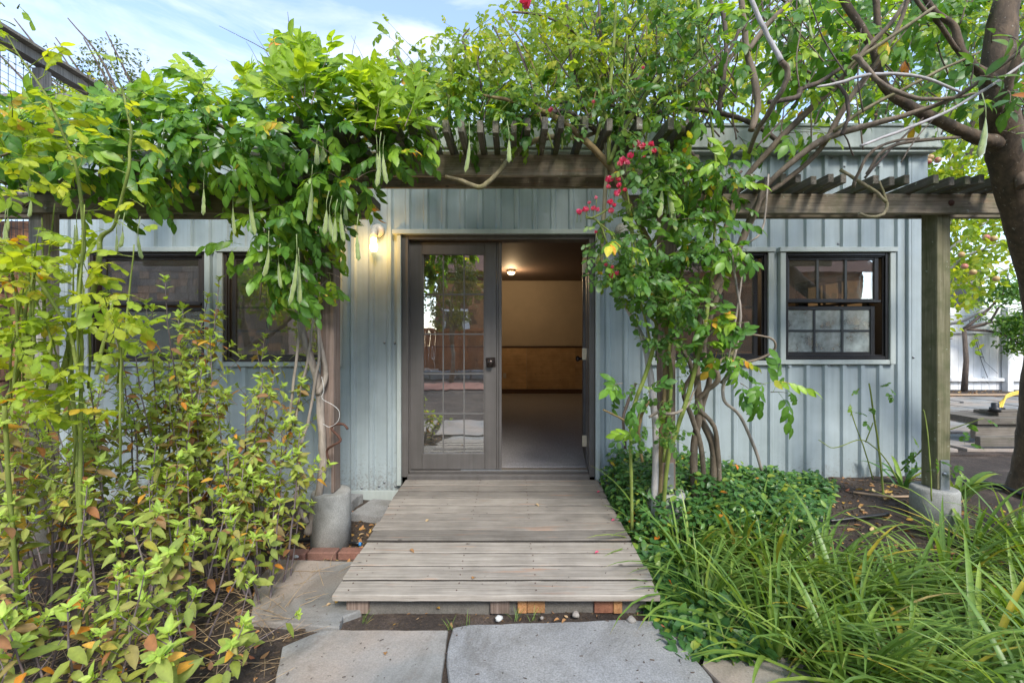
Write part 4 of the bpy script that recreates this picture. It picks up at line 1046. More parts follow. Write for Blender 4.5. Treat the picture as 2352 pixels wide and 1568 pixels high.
def pod(root, u, v, Y, ln, px=5.9):
    """wisteria pod hanging by a thread: flat velvety, bulging over the seeds"""
    p = at(u, v, Y); L_ = ln/1000*Y; W = px/1000*Y; m = MB(); n = 9; a = R.uniform(-.5, .5); lean = R.uniform(-.18, .18)
    prof = [0.10, .25, .45, .62, .80, .74, .95, .86, 1.0, .12]
    pts = []
    b = []
    for k in range(n+1):
        t_ = k/n; z = -L_*t_; w = W*prof[k]*R.uniform(.92, 1.06)
        for j in range(8):
            an = 2*math.pi*j/8; x = w*math.cos(an); y = w*.38*math.sin(an)
            b.append((p.x+x*math.cos(a)-y*math.sin(a)+lean*z*-1*t_, p.y+x*math.sin(a)+y*math.cos(a), p.z+z))
    fs = [(k*8+j, (k+1)*8+j, (k+1)*8+(j+1) % 8, k*8+(j+1) % 8) for k in range(n) for j in range(8)]
    m.add(b, fs, True); m.tube([p+Vector((R.uniform(-.01, .01), .01, .10)), p+Vector((0, 0, .04)), p+Vector((0, 0, -.004))], [.0022, .0016, .0022], 5)
    m.build('seed_pod', BK['pod'], root)

# ---------------------------------------------------------------- wisteria on the pergola, house-corner half
w1 = empty('wisteria', (-1.42, 3.02, .0), 'wisteria with grey trunk by the lamp post, its leaves and pods heaped over the pergola', 'wisteria')
limb([(708, 1225, 2.93, 11), (722, 1180, 2.93, 10), (736, 1110, 2.92, 9), (742, 1040, 2.92, 9.5), (737, 960, 2.92, 9), (733, 890, 2.92, 10), (722, 850, 2.92, 9.5), (706, 800, 2.92, 9), (693, 750, 2.92, 8.5), (684, 700, 2.92, 9), (690, 640, 2.93, 8), (700, 560, 2.95, 8), (690, 480, 2.95, 8), (660, 400, 2.95, 8), (600, 330, 2.95, 9)], BK['wisg'], w1, 'trunk', 10, .006)
limb([(730, 905, 2.9, 7), (748, 860, 2.9, 6), (732, 760, 2.92, 5), (724, 660, 2.93, 5), (735, 560, 2.93, 5)], BK['wisg'], w1, 'branch')
limb([(676, 985, 2.9, 3), (690, 900, 2.9, 3.2), (706, 830, 2.9, 3.2), (718, 740, 2.9, 3), (724, 650, 2.9, 3)], BK['wisg'], w1, 'branch')
limb([(663, 990, 2.88, 3.5), (672, 900, 2.88, 3.5), (684, 800, 2.88, 3.5), (694, 700, 2.9, 3)], BK['wisg'], w1, 'branch')
limb([(688, 1100, 2.9, 6), (680, 1150, 2.9, 6), (706, 1200, 2.9, 6)], BK['wisg'], w1, 'branch')
limb([(676, 1110, 2.88, 3.5), (690, 1030, 2.88, 3.5), (712, 950, 2.88, 3.5), (724, 870, 2.88, 3.5), (733, 820, 2.88, 3.5), (728, 720, 2.9, 3)], BK['wisg'], w1, 'branch')
limb([(248, 285, 2.6, 5), (290, 250, 2.6, 5.5), (340, 246, 2.6, 5.5), (400, 252, 2.6, 5), (460, 272, 2.6, 5), (515, 293, 2.62, 4.5), (580, 330, 2.7, 4)], BK['wis'], w1, 'branch')
limb([(20, 432, 2.5, 4), (70, 405, 2.5, 4), (105, 393, 2.5, 4), (180, 388, 2.5, 4), (300, 400, 2.55, 4), (420, 388, 2.6, 4)], BK['wis'], w1, 'branch')
limb([(0, 360, 2.4, 3.5), (70, 330, 2.4, 3.5), (140, 305, 2.4, 3.5), (230, 282, 2.5, 3.5), (330, 275, 2.5, 3)], BK['wis'], w1, 'branch')
limb([(560, 470, 2.7, 5), (620, 460, 2.7, 6), (660, 420, 2.75, 6), (700, 380, 2.8, 6), (760, 330, 2.8, 6), (850, 300, 2.8, 6)], BK['dead'], w1, 'branch')
limb([(955, 245, 2.6, 4.5), (950, 180, 2.6, 5), (938, 163, 2.6, 5), (921, 150, 2.6, 3.8), (912, 122, 2.6, 3), (909, 115, 2.6, 2.4)], BK['dead'], w1, 'branch')
limb([(596, 690, 2.75, 2), (605, 600, 2.75, 2), (612, 520, 2.8, 2), (640, 430, 2.8, 2)], BK['wis'], w1, 'branch')
it = []; stm = []
top_poly = [(-80, 300), (60, 290), (150, 260), (230, 240), (330, 215), (420, 180), (520, 225), (600, 175), (650, 120), (700, 100), (760, 150), (800, 185), (880, 190), (940, 185), (985, 250), (985, 330), (900, 350), (880, 400), (780, 420), (650, 420), (450, 400), (200, 395), (-80, 400)]
def ydep(u, v): return R.uniform(2.35, 3.0) if v > 300 else R.uniform(2.45, 3.5)
for p in sample(top_poly, 150, ydep):
    up_ = (p.z-2.35)
    d = Vector((R.uniform(-1, 1), -R.uniform(.1, 1.1), R.uniform(-.25, .55)+up_*.7))
    top = p.z > 2.75
    shoot(p, d, R.uniform(.16, .34), R.randint(5, 7), 'wis', 'wis', it, stm, 1, .75, 1.12, 'wisy' if top else None, 'wisy', .35, .3, .003, .25 if top else .7)
# sprays that stand up above the mass
for (u, v, Y, tu, tv) in ((700, 230, 2.3, 668, 110), (700, 220, 2.3, 705, 100), (715, 240, 2.3, 745, 125), (760, 260, 2.4, 790, 170), (690, 250, 2.35, 640, 190), (600, 260, 2.5, 560, 205), (530, 280, 2.5, 430, 165), (470, 270, 2.6, 450, 200),
                        (380, 280, 2.6, 350, 205), (870, 270, 2.4, 850, 185), (900, 260, 2.4, 910, 165), (960, 300, 2.5, 950, 175), (820, 260, 2.4, 830, 190), (300, 290, 2.5, 280, 230), (650, 240, 2.4, 625, 155), (860, 300, 2.3, 870, 215), (930, 290, 2.3, 955, 225), (120, 300, 2.4, 90, 250)):
    a, b = at(u, v, Y), at(tu, tv, Y+.05)
    shoot(a, b-a, (b-a).length, 9, 'wisy', 'wisy', it, stm, .9, .9, 1.25, None, None, .0, .5, .003)
# curtain over the lamp-side post and the underside
hang_poly = [(620, 480), (660, 460), (700, 440), (760, 470), (850, 400), (900, 380), (890, 430), (830, 455), (790, 480), (770, 540), (755, 620), (770, 670), (720, 690), (650, 680), (640, 650), (620, 590), (590, 560), (620, 530)]
for p in sample(hang_poly, 42, lambda u, v: R.uniform(2.55, 2.86) if u < 770 else R.uniform(2.5, 2.8)):
    shoot(p+Vector((0, 0, .08)), (R.uniform(-.8, .8), -.5, R.uniform(-.7, .2)), R.uniform(.12, .24), R.randint(3, 5), 'wis', 'wis', it, stm, 1, .7, 1.0, None, None, .6, .0)
for (u, v, du, dv) in ((860, 455, 50, 2), (560, 560, -45, 10), (350, 425, 60, 22), (250, 440, 50, 40), (650, 640, -40, 40), (800, 600, 20, 60), (690, 660, 20, 30), (960, 320, 30, 10), (955, 350, 35, 12)):
    a, b = at(u, v, 2.6), at(u+du, v+dv, 2.55); shoot(a, b-a, .05, 2, 'wis', 'wis', it, None, .3, .9, 1.0, None, None, .4, 0)
# leaves hanging over the front beam
for p in sample([(-80, 400), (640, 410), (650, 450), (460, 470), (300, 460), (120, 470), (-80, 480)], 9, lambda u, v: R.uniform(2.6, 2.84)):
    shoot(p, (R.uniform(-1, 1), -.6, R.uniform(-.8, .1)), R.uniform(.1, .2), 3, 'wis', 'wis', it, stm, 1, .65, .95, None, None, .5, 0)
def cleared(items, boxes):
    out_ = []
    for q in items:
        p = q[3][:3, 3] + q[3][:3, 1]*.1; u = p[0]/p[1]*1000+1176; v = 784-(p[2]-EYE)/p[1]*1000
        if any(a < u < b and c < v < d and R.random() < k for a, b, c, d, k in boxes): continue
        out_.append(q)
    return out_
it = cleared(it, [(785, 960, 445, 700, .85), (-80, 300, -200, 212, 1), (300, 400, -200, 195, 1), (400, 470, -200, 130, 1), (470, 560, -200, 195, 1), (560, 625, -200, 150, 1), (625, 770, -200, 78, 1), (770, 830, -200, 140, 1), (830, 1000, -200, 150, 1), (815, 950, 475, 660, 1), (-80, 500, 485, 720, 1), (100, 600, 448, 486, .7), (880, 1000, 360, 520, .8), (500, 620, 600, 720, .8)])
foliage(w1, it, 300); stems_part(w1, stm, BK['wis'])
for u, v, l_ in ((374, 330, 72), (369, 300, 60), (468, 432, 60), (535, 475, 84), (575, 445, 110), (617, 360, 60), (317, 540, 56), (282, 530, 45), (268, 535, 44), (66, 393, 62), (71, 456, 54), (12, 510, 60), (18, 300+200, 40), (682, 580, 112), (687, 610, 90), (640, 600, 80), (617, 570, 80), (750, 480, 68), (757, 560 if False else 490, 72), (770, 500, 70),
               (783, 490, 72), (793, 465, 55), (820, 535, 72), (872, 345, 100), (880, 352, 90), (866, 350, 60), (716, 420, 90), (1078, 320, 78), (1169, 320, 58), (1058, 300, 55), (1068, 290, 45), (1095, 300, 50), (728, 330, 55), (742, 335, 40), (460, 345, 45), (170, 560, 60), (176, 510, 80)):
    pod(w1, u, v, 3.2 if u in (1058, 1068, 1095) else R.uniform(2.22, 2.42), l_*R.uniform(.75, 1.1))

# ---------------------------------------------------------------- second wisteria: twisted trunks by the far door post
w2 = empty('wisteria', (1.5, 3.15, .05), 'wisteria with twisted bare trunks sweeping up over the pergola toward the big tree', 'wisteria')
def br(rows, m_='wis', n=8, name='branch'): return limb([(u, v, Y, r*(.8 if v > 380 else .92)) for u, v, Y, r in rows], BK[m_], w2, name, n)
br([(1600, 1215, 3.12, 12), (1593, 1045, 3.05, 11), (1605, 950, 3.05, 10.5), (1600, 850, 3.05, 10), (1601, 767, 3.02, 9), (1611, 717, 2.98, 10), (1639, 667, 2.94, 10.5), (1666, 617, 2.88, 11), (1686, 587, 2.85, 11.5), (1697, 567, 2.84, 11), (1735, 487, 2.76, 8.5), (1752, 440, 2.72, 8), (1796, 392, 2.65, 9), (1889, 322, 2.55, 9.5), (1989, 289, 2.45, 9), (2089, 262, 2.38, 7.5), (2189, 226, 2.3, 6.5), (2280, 165, 2.2, 6), (2360, 105, 2.1, 5.5)], name='trunk', n=10)
br([(1697, 567, 2.84, 9), (1722, 500, 2.8, 8), (1748, 455, 2.76, 8), (1790, 425, 2.72, 8), (1834, 392, 2.68, 8.5), (1884, 343, 2.6, 8), (1919, 283, 2.55, 8), (1964, 208, 2.5, 8), (2014, 145, 2.45, 7), (2064, 58, 2.4, 6.5), (2089, -20, 2.35, 6)])
br([(1625, 1210, 3.14, 13), (1640, 1040, 3.1, 12), (1610, 950, 3.1, 10), (1630, 870, 3.08, 8), (1615, 800, 3.05, 8), (1640, 700, 3.0, 8), (1676, 610, 2.92, 9), (1661, 552, 2.88, 9), (1672, 510, 2.86, 8.5), (1703, 424, 2.8, 8), (1764, 350, 2.72, 8.5), (1826, 283, 2.65, 9), (1889, 225, 2.6, 9), (1939, 175, 2.55, 8), (1989, 112, 2.5, 7), (2039, 62, 2.45, 7), (2090, -10, 2.4, 6)], name='trunk', n=10)
br([(1596, 790, 3.0, 7), (1630, 830, 2.98, 8), (1650, 870, 2.98, 8), (1620, 900, 3.0, 7), (1600, 930, 3.02, 7), (1640, 980, 3.04, 7), (1650, 1060, 3.08, 8), (1655, 1205, 3.14, 8)])
br([(1560, 790, 3.02, 6), (1590, 850, 3.02, 7), (1570, 900, 3.02, 7), (1590, 960, 3.02, 8), (1612, 1040, 3.04, 8), (1620, 1210, 3.12, 9)])
br([(1655, 760, 2.95, 6), (1690, 800, 2.94, 7), (1640, 840, 2.95, 7), (1600, 870, 2.97, 7)], 'wism')
br([(1704, 392, 2.75, 4), (1670, 420, 2.78, 4.5), (1640, 418, 2.8, 4.5), (1610, 392, 2.82, 4.5), (1590, 350, 2.85, 4)], 'dead')
br([(1765, 400, 2.6, 3), (1750, 530, 2.6, 3), (1690, 570, 2.6, 3), (1685, 610, 2.6, 3.5), (1697, 690, 2.6, 3.5), (1700, 740, 2.6, 4), (1680, 850, 2.65, 4), (1662, 880, 2.7, 5), (1664, 920, 2.7, 5), (1700, 955, 2.7, 5), (1730, 1020, 2.7, 5), (1750, 1080, 2.7, 4.5)], 'wisg')
br([(1708, 610, 2.6, 2.5), (1698, 680, 2.6, 3), (1685, 760, 2.62, 3.2), (1668, 850, 2.65, 3)], 'wisg')
br([(1655, 880, 2.75, 4), (1690, 840, 2.72, 5), (1740, 825, 2.7, 4.5), (1778, 805, 2.68, 4), (1775, 780, 2.66, 3.5), (1740, 770, 2.66, 3), (1690, 768, 2.68, 3)], 'wis')
br([(1600, 885, 2.8, 3), (1575, 935, 2.75, 4), (1540, 950, 2.75, 4.5), (1515, 945, 2.78, 4.5), (1490, 958, 2.8, 4)], 'wisg')
br([(1560, 784, 3.0, 5), (1545, 720, 3.0, 5), (1560, 640, 3.0, 4), (1550, 560, 3.0, 4)], 'dead')
# upper canes and poles
br([(1975, 335, 2.1, 3.4), (2064, 303, 2.1, 4.4), (2164, 262, 2.1, 4.6), (2264, 205, 2.1, 4.6), (2360, 140, 2.1, 4.4)], 'pale')
br([(1914, 302, 2.5, 5), (1989, 250, 2.45, 5.2), (2076, 205, 2.4, 5), (2169, 157, 2.35, 4.5), (2250, 120, 2.3, 4)], 'wism')
br([(2146, 17, 2.3, 4.6), (2051, 82, 2.35, 5.2), (1979, 130, 2.4, 5), (1940, 165, 2.45, 4.5)], 'wism')
br([(1961, 128, 2.3, 6), (1975, 138, 2.3, 7.5), (2001, 170, 2.3, 7), (2035, 200, 2.3, 6.8), (2064, 212, 2.3, 6.5), (2114, 227, 2.3, 6), (2189, 225, 2.3, 5), (2240, 215, 2.3, 4)], 'wis')
br([(1909, 182, 2.4, 4), (1939, 212, 2.4, 5), (1948, 250, 2.4, 5), (1945, 280, 2.42, 5), (1934, 310, 2.45, 6)], 'dead')
br([(1876, 200, 2.3, 3), (1930, 190, 2.3, 4.5), (1979, 175, 2.3, 5), (2039, 170, 2.3, 5), (2114, 177, 2.3, 4.5), (2189, 205, 2.3, 4), (2215, 215, 2.3, 3)], 'pale')
br([(1722, -10, 2.2, 5.5), (1745, 45, 2.2, 6), (1770, 95, 2.2, 6), (1794, 142, 2.2, 7)], 'pale')
br([(1794, 140, 2.2, 7), (1809, 162, 2.22, 7.5), (1800, 200, 2.25, 7), (1782, 230, 2.3, 7), (1764, 262, 2.35, 7), (1740, 300, 2.45, 6.5), (1720, 350, 2.6, 6)], 'wis')
br([(1764, 235, 2.5, 6), (1800, 230, 2.5, 7), (1832, 222, 2.5, 7.5), (1840, 205, 2.5, 7), (1880, 190, 2.5, 6.5), (1920, 165, 2.5, 6), (1960, 135, 2.5, 5)], 'dead')
br([(1150, 370, 2.8, 5.5), (1176, 360, 2.8, 7), (1208, 332, 2.8, 7), (1260, 316, 2.8, 7), (1330, 316, 2.8, 6), (1380, 300, 2.8, 5)], 'wism')
br([(1023, 405, 2.82, 5), (1060, 416, 2.8, 6.5), (1100, 430, 2.78, 7.5), (1122, 418, 2.78, 7), (1150, 390, 2.78, 7), (1165, 368, 2.78, 6.5)], 'wism')
br([(1176, 275, 2.75, 6), (1240, 262, 2.75, 7), (1300, 258, 2.75, 7), (1340, 280, 2.75, 7), (1400, 320, 2.8, 6)], 'dead')
br([(1176, 240, 2.9, 4), (1300, 235, 2.9, 4), (1400, 240, 2.9, 4.5), (1474, 277, 2.9, 5), (1500, 262, 2.9, 5), (1560, 250, 2.9, 5), (1660, 262, 2.9, 6), (1740, 290, 2.88, 6.5), (1800, 335, 2.85, 6)], 'dead')
br([(1474, 277, 2.9, 5), (1520, 225, 2.9, 6), (1580, 190, 2.9, 6), (1640, 155, 2.9, 5), (1680, 110, 2.9, 4.5), (1700, 60, 2.9, 4)], 'dead')
br([(1650, 262, 2.8, 7), (1660, 190, 2.8, 7), (1668, 120, 2.8, 6), (1664, 50, 2.8, 6), (1650, -20, 2.8, 5)], 'dead')
br([(1726, 300, 2.5, 9), (1740, 240, 2.5, 9), (1732, 180, 2.5, 9), (1716, 120, 2.5, 8), (1710, 60, 2.5, 8), (1700, -20, 2.5, 7)], 'wis')
br([(1716, 120, 2.5, 7), (1760, 60, 2.5, 7), (1800, 20, 2.5, 7), (1830, -20, 2.5, 6)], 'wis')
br([(2020, 415, 2.62, 3), (2036, 470, 2.62, 5), (2028, 492, 2.62, 5.5), (2000, 498, 2.62, 5), (1972, 490, 2.62, 5)], 'wism')
br([(2036, 465, 2.62, 5), (2010, 440, 2.62, 5.5), (1975, 418, 2.62, 6), (1930, 390, 2.62, 5)], 'wism')
br([(2110, 318, 2.5, 4), (2050, 325, 2.5, 4), (2000, 350, 2.5, 4.5), (1970, 400, 2.55, 5), (1960, 430, 2.6, 6)], 'wis')
br([(2130, 262, 2.5, 2.5), (2080, 310, 2.5, 3), (2020, 370, 2.5, 3.5), (1985, 410, 2.55, 4)], 'dead')
for k in range(46):                     # a thicket of thin rising twigs
    u = R.uniform(1560, 2300); v = R.uniform(40, 380); Y = R.uniform(2.3, 3.3); a = R.uniform(-1, 1)
    l_ = R.uniform(80, 220); br([(u, v, Y, 2.4), (u+l_*.5*a+R.uniform(-15, 15), v-l_*.45, Y, 2), (u+l_*a, v-l_, Y+R.uniform(-.1, .1), 1.2)], R.choice(['dead', 'wis', 'wis']), 5)
it = []; stm = []
for p in sample([(1480, 140), (1560, 20), (1700, -40), (2100, -40), (2200, 60), (2100, 160), (1950, 250), (1850, 280), (1750, 330), (1640, 300), (1500, 290)], 58, lambda u, v: R.uniform(2.5, 3.6)):
    shoot(p, (R.uniform(-1, 1), -.5, R.uniform(-.4, .6)), R.uniform(.16, .3), R.randint(3, 6), 'wis', 'wis', it, stm, 1, .75, 1.05, 'wisy', 'wisy', .3, .3, .003, .5)
for p in sample([(1580, 350), (1700, 370), (1660, 400), (1700, 430), (1660, 470), (1640, 520), (1700, 560), (1640, 620), (1640, 760), (1690, 780), (1640, 820), (1590, 790), (1550, 650), (1560, 500), (1490, 400), (1540, 350)], 50, lambda u, v: R.uniform(2.55, 2.85)):
    shoot(p, (R.uniform(-1, 1), -.7, R.uniform(-.6, .3)), R.uniform(.08, .16), R.randint(2, 4), 'wis', 'wis', it, stm, 1, .6, .95, None, None, .5, 0)
for (u, v, n_) in ((1430, 880, 2), (1432, 935, 2), (1490, 900, 2), (1470, 1000, 1), (1740, 880, 3), (1770, 900, 3), (1700, 880, 2), (1720, 740, 1), (1930, 100, 2), (2010, 80, 2), (1860, 130, 3), (1900, 140, 3), (1840, 60, 3), (2180, 230, 3), (2240, 190, 2), (2210, 250, 2), (1690, 170, 2), (2030, 105, 3), (2290, 130, 3), (2330, 200, 3), (1450, 640, 3), (1420, 560, 3), (1400, 620, 3)):
    shoot(at(u, v, 2.5), (R.uniform(-1, 1), -.5, R.uniform(-.3, .3)), .08, n_, 'wis', 'wis', it, stm, .8, .75, 1.0, None, None, .4, 0)
foliage(w2, it, 260); stems_part(w2, stm, BK['wis'])
pod(w2, 2264, 270, 1.7, 92, 16); pod(w2, 1860, 50, 2.4, 40)
for u, v, l_ in ((1537, 405, 122), (1520, 430, 70), (1543, 460 if False else 475, 55), (1818, 60, 50)): pod(w2, u, v, 2.55, l_, 7.5)

# ---------------------------------------------------------------- climbing rose with pink flowers beside the door
rs = empty('climbing_rose', (1.1, 2.9, .05), 'climbing rose with wilting pink flowers on green and brown canes beside the open door', 'rose')
def cane(rows, m_='cane', n=7, name='cane', root=None): return limb(rows, BK[m_], root or rs, name, n, .003)
cane([(1510, 1230, 3.0, 9), (1514, 1070, 2.9, 9), (1521, 1009, 2.85, 9), (1529, 909, 2.85, 8), (1531, 834, 2.84, 8), (1536, 784, 2.83, 8), (1526, 717, 2.82, 8), (1521, 667, 2.82, 8), (1506, 612, 2.8, 8), (1491, 562, 2.78, 9), (1476, 527, 2.76, 7), (1449, 474, 2.74, 7), (1420, 420, 2.72, 7.5), (1396, 377, 2.7, 8), (1341, 320, 2.66, 7.5), (1283, 275, 2.64, 7), (1234, 250, 2.62, 5), (1176, 232, 2.6, 4.5), (1110, 220, 2.6, 3)], 'brcane', 9)
cane([(1452, 1230, 2.85, 4), (1449, 1060, 2.8, 4), (1449, 979, 2.78, 4), (1459, 924, 2.76, 4.5), (1486, 851, 2.74, 5), (1504, 784, 2.72, 5), (1506, 740, 2.72, 4), (1478, 714, 2.7, 4), (1451, 667, 2.68, 4), (1452, 560, 2.66, 3), (1440, 470, 2.64, 2.5)])
cane([(1520, 1230, 2.9, 5), (1534, 1060, 2.8, 5), (1556, 984, 2.76, 5), (1584, 894, 2.74, 5.5), (1612, 784, 2.7, 5.5), (1628, 680, 2.68, 5), (1636, 612, 2.66, 3.5), (1643, 492, 2.62, 3), (1646, 392, 2.6, 3), (1630, 250, 2.6, 3), (1610, 100, 2.6, 3), (1600, -20, 2.6, 3)])
cane([(1525, 1060, 2.82, 4), (1536, 960, 2.8, 4), (1542, 860, 2.8, 4.5), (1536, 800, 2.8, 4), (1545, 740, 2.8, 4), (1570, 600, 2.76, 3.4), (1566, 500, 2.72, 3.2), (1582, 392, 2.7, 3), (1592, 250, 2.7, 4), (1602, 120, 2.7, 3.6), (1606, -10, 2.7, 3)])
cane([(1500, 1220, 2.95, 8), (1506, 1060, 2.88, 8), (1506, 984, 2.86, 8), (1498, 904, 2.86, 8), (1491, 846, 2.86, 8), (1478, 784, 2.85, 6.5), (1460, 745, 2.84, 5), (1438, 704, 2.82, 5), (1401, 647, 2.8, 4)], 'pale')
cane([(1382, 620, 2.72, 3.5), (1382, 592, 2.72, 4), (1386, 492, 2.72, 5), (1393, 402, 2.72, 4.5), (1390, 330, 2.7, 3)], 'wism')
cane([(1398, 377, 2.66, 5), (1398, 312, 2.66, 4.5), (1388, 250, 2.66, 4), (1376, 187, 2.66, 4), (1351, 130, 2.66, 3)])
cane([(1398, 375, 2.64, 5), (1426, 312, 2.6, 5), (1463, 250, 2.56, 4.5), (1513, 175, 2.5, 4.5)])
cane([(1366, 330, 2.66, 4), (1393, 237, 2.66, 4.5), (1406, 150, 2.66, 4), (1416, -10, 2.66, 3)])
cane([(1420, 312, 2.7, 3.5), (1440, 200, 2.7, 3.5), (1440, 100, 2.7, 3), (1436, -10, 2.7, 3)])
cane([(1480, 440, 2.66, 3), (1510, 560, 2.66, 4), (1498, 470, 2.66, 4.5), (1530, 420, 2.66, 4), (1545, 330, 2.66, 3), (1550, 250, 2.66, 3)], 'cane') if False else None
cane([(1497, 560, 2.68, 4), (1512, 535, 2.66, 4.5), (1528, 490, 2.66, 4.5), (1548, 420, 2.66, 4), (1560, 360, 2.66, 3.5)])
cane([(1400, 480, 2.6, 2.2), (1360, 500, 2.58, 1.8), (1345, 495, 2.56, 1.2)]); cane([(1395, 560, 2.62, 2.5), (1375, 510, 2.6, 2), (1345, 500, 2.58, 1.5)])
cane([(1493, 784, 2.7, 3), (1470, 690, 2.66, 3), (1430, 600, 2.64, 3), (1405, 540, 2.62, 2.5), (1380, 515, 2.6, 2)])
cane([(1470, 640, 2.66, 2.5), (1452, 520, 2.64, 2.5), (1440, 440, 2.62, 2), (1425, 400, 2.6, 2)])
cane([(1449, 975, 2.76, 2.5), (1425, 960, 2.74, 2.5), (1385, 940, 2.72, 2)], 'brcane'); cane([(1459, 1000, 2.78, 3.5), (1470, 940, 2.76, 2.5), (1480, 910, 2.76, 2)], 'cane')
cane([(1475, 1060, 2.8, 3.5), (1468, 1000, 2.8, 3.5), (1472, 960, 2.8, 4), (1490, 920, 2.8, 3)], 'brcane'); cane([(1436, 1030, 2.85, 3.5), (1432, 960, 2.85, 3.5), (1444, 920, 2.85, 3.5), (1460, 880, 2.85, 3)], 'dead')
for k in range(95):                    # dark thicket above the beam
    u = R.gauss(1430, 130) if k % 3 else R.uniform(960, 1620); u = min(1660, max(950, u)); v = R.uniform(150, 350); Y = R.uniform(2.6, 3.5); l_ = R.uniform(90, 240)
    if u < 1250: l_ *= .6
    a = R.uniform(-.7, .7); cane([(u, v, Y, R.uniform(1.6, 2.8)), (u+l_*.4*a+R.uniform(-14, 14), v-l_*.5, Y, 1.8), (u+l_*a, v-l_, Y+R.uniform(-.2, .1), 1.0)], R.choice(['dead', 'dead', 'brcane', 'cane']), 5)
for rows in ([(1230, 30, 2.7, 1.5), (1176, 28, 2.7, 2), (1240, 35, 2.7, 2.5), (1290, 55, 2.7, 3), (1340, 90, 2.7, 3), (1372, 120, 2.7, 3)], [(1134, 62, 2.7, 1.6), (1150, 95, 2.7, 2.2), (1170, 135, 2.7, 2.2)], [(1060, 190, 2.7, 2.4), (1070, 120, 2.7, 2.4), (1062, 90, 2.7, 2.2), (1078, 65, 2.7, 1.4)],
             [(1185, 95, 2.7, 2), (1210, 160, 2.7, 2.5), (1232, 240, 2.7, 3)], [(1095, 120, 2.7, 2), (1105, 200, 2.7, 2.4), (1110, 260, 2.7, 2.6)], [(1300, 0, 2.8, 3), (1310, 120, 2.8, 3), (1340, 250, 2.8, 3.5)], [(1376, 0, 2.8, 3), (1380, 120, 2.8, 4), (1374, 230, 2.8, 4)]): cane(rows, 'dead', 6)
it = []; stm = []
mass = [(935, 150), (960, 110), (1040, 130), (1060, 70), (1100, 60), (1160, 100), (1185, 40), (1200, -30), (1620, -30), (1640, 200), (1600, 300), (1500, 300), (1380, 290), (1250, 280), (1180, 285), (1040, 270), (950, 230)]
for p in sample([(960, 240), (1460, 230), (1480, 300), (1000, 300)], 34, lambda u, v: R.uniform(2.55, 2.9)):
    shoot(p, (R.uniform(-1, 1), R.uniform(-1, .1), R.uniform(-.7, .5)), R.uniform(.1, .26), R.randint(3, 5), 'rose', 'rose', it, stm, 1, .75, 1.2, None, None, .4, .1, .0022)
for p in sample(mass, 330, lambda u, v: R.uniform(2.5, 3.7)):
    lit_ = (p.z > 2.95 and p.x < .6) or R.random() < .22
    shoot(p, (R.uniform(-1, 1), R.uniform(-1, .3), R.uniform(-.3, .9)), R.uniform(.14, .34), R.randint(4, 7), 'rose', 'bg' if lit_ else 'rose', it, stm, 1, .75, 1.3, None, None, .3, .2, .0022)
low = [(1380, 540), (1420, 460), (1500, 450), (1560, 540), (1610, 600), (1590, 700), (1540, 760), (1560, 800), (1480, 740), (1400, 690), (1370, 640)]
for p in sample(low, 84, lambda u, v: R.uniform(2.5, 2.85)):
    shoot(p, (R.uniform(-1, 1), -.6, R.uniform(-.5, .5)), R.uniform(.08, .2), R.randint(3, 5), 'rose', 'rose', it, stm, 1, .8, 1.35, None, None, .4, .1, .0018)
for p in sample([(1440, 320), (1540, 340), (1560, 420), (1480, 440), (1420, 400)], 16, lambda u, v: R.uniform(2.5, 2.7)):
    shoot(p, (R.uniform(-1, 1), -.6, R.uniform(-.3, .5)), .12, 4, 'rose', 'rose', it, stm, 1, 1.0, 1.5, None, None, .4, .1, .0018)
for p in sample([(1440, 760), (1540, 780), (1600, 900), (1600, 1010), (1430, 1020)], 26, lambda u, v: R.uniform(2.6, 2.8)):
    shoot(p, (R.uniform(-1, 1), -.6, R.uniform(-.3, .5)), .08, 2, 'rose', 'rose', it, stm, 1, .8, 1.2, None, None, .4, .1, .0018)
for p in sample([(930, 190), (1260, 170), (1270, 285), (940, 275)], 60, lambda u, v: R.uniform(2.7, 3.5)):
    shoot(p, (R.uniform(-1, 1), R.uniform(-1, .3), R.uniform(-.5, .5)), R.uniform(.14, .3), R.randint(3, 5), 'wis', 'wis', it, stm, 1, .55, .85, 'wisy', 'wisy', .3, .2, .0022, .5)
foliage(rs, it, 300); stems_part(rs, stm, BK['cane'])
def bloom(p, s, tight=False, root=None, faded=False):
    m = []; n = 9 if not tight else 5
    for k in range(n):
        a = k*2.4; ring = .5+.5*(k % 2); d = Vector((math.cos(a)*ring, math.sin(a)*ring-.2, .55 if not tight else 1.6))
        m.append(xf(TP['petal'][k % 2], frame_m(Vector((0, 0, 0)), d, Vector((0, 0, 1)) if not tight else Vector((-d.x, -d.y, 0)), s*R.uniform(.8, 1.2)), R.random()))
    J = join(m); o = put('flower', np_mesh('flower', J, [LF['petal']], None), root or rs, Matrix.Translation(p) @ Matrix.Rotation(R.uniform(.3, 1.4), 4, 'X') @ Matrix.Rotation(R.uniform(-1, 1), 4, 'Y'))
    mm = MB(); mm.tube([Vector(p)+Vector((0, .01, -.05)), Vector(p)+Vector((0, .004, -.02)), p], [.0015, .0017, .003], 5); mm.build('flower_stalk', BK['cane'], rs)
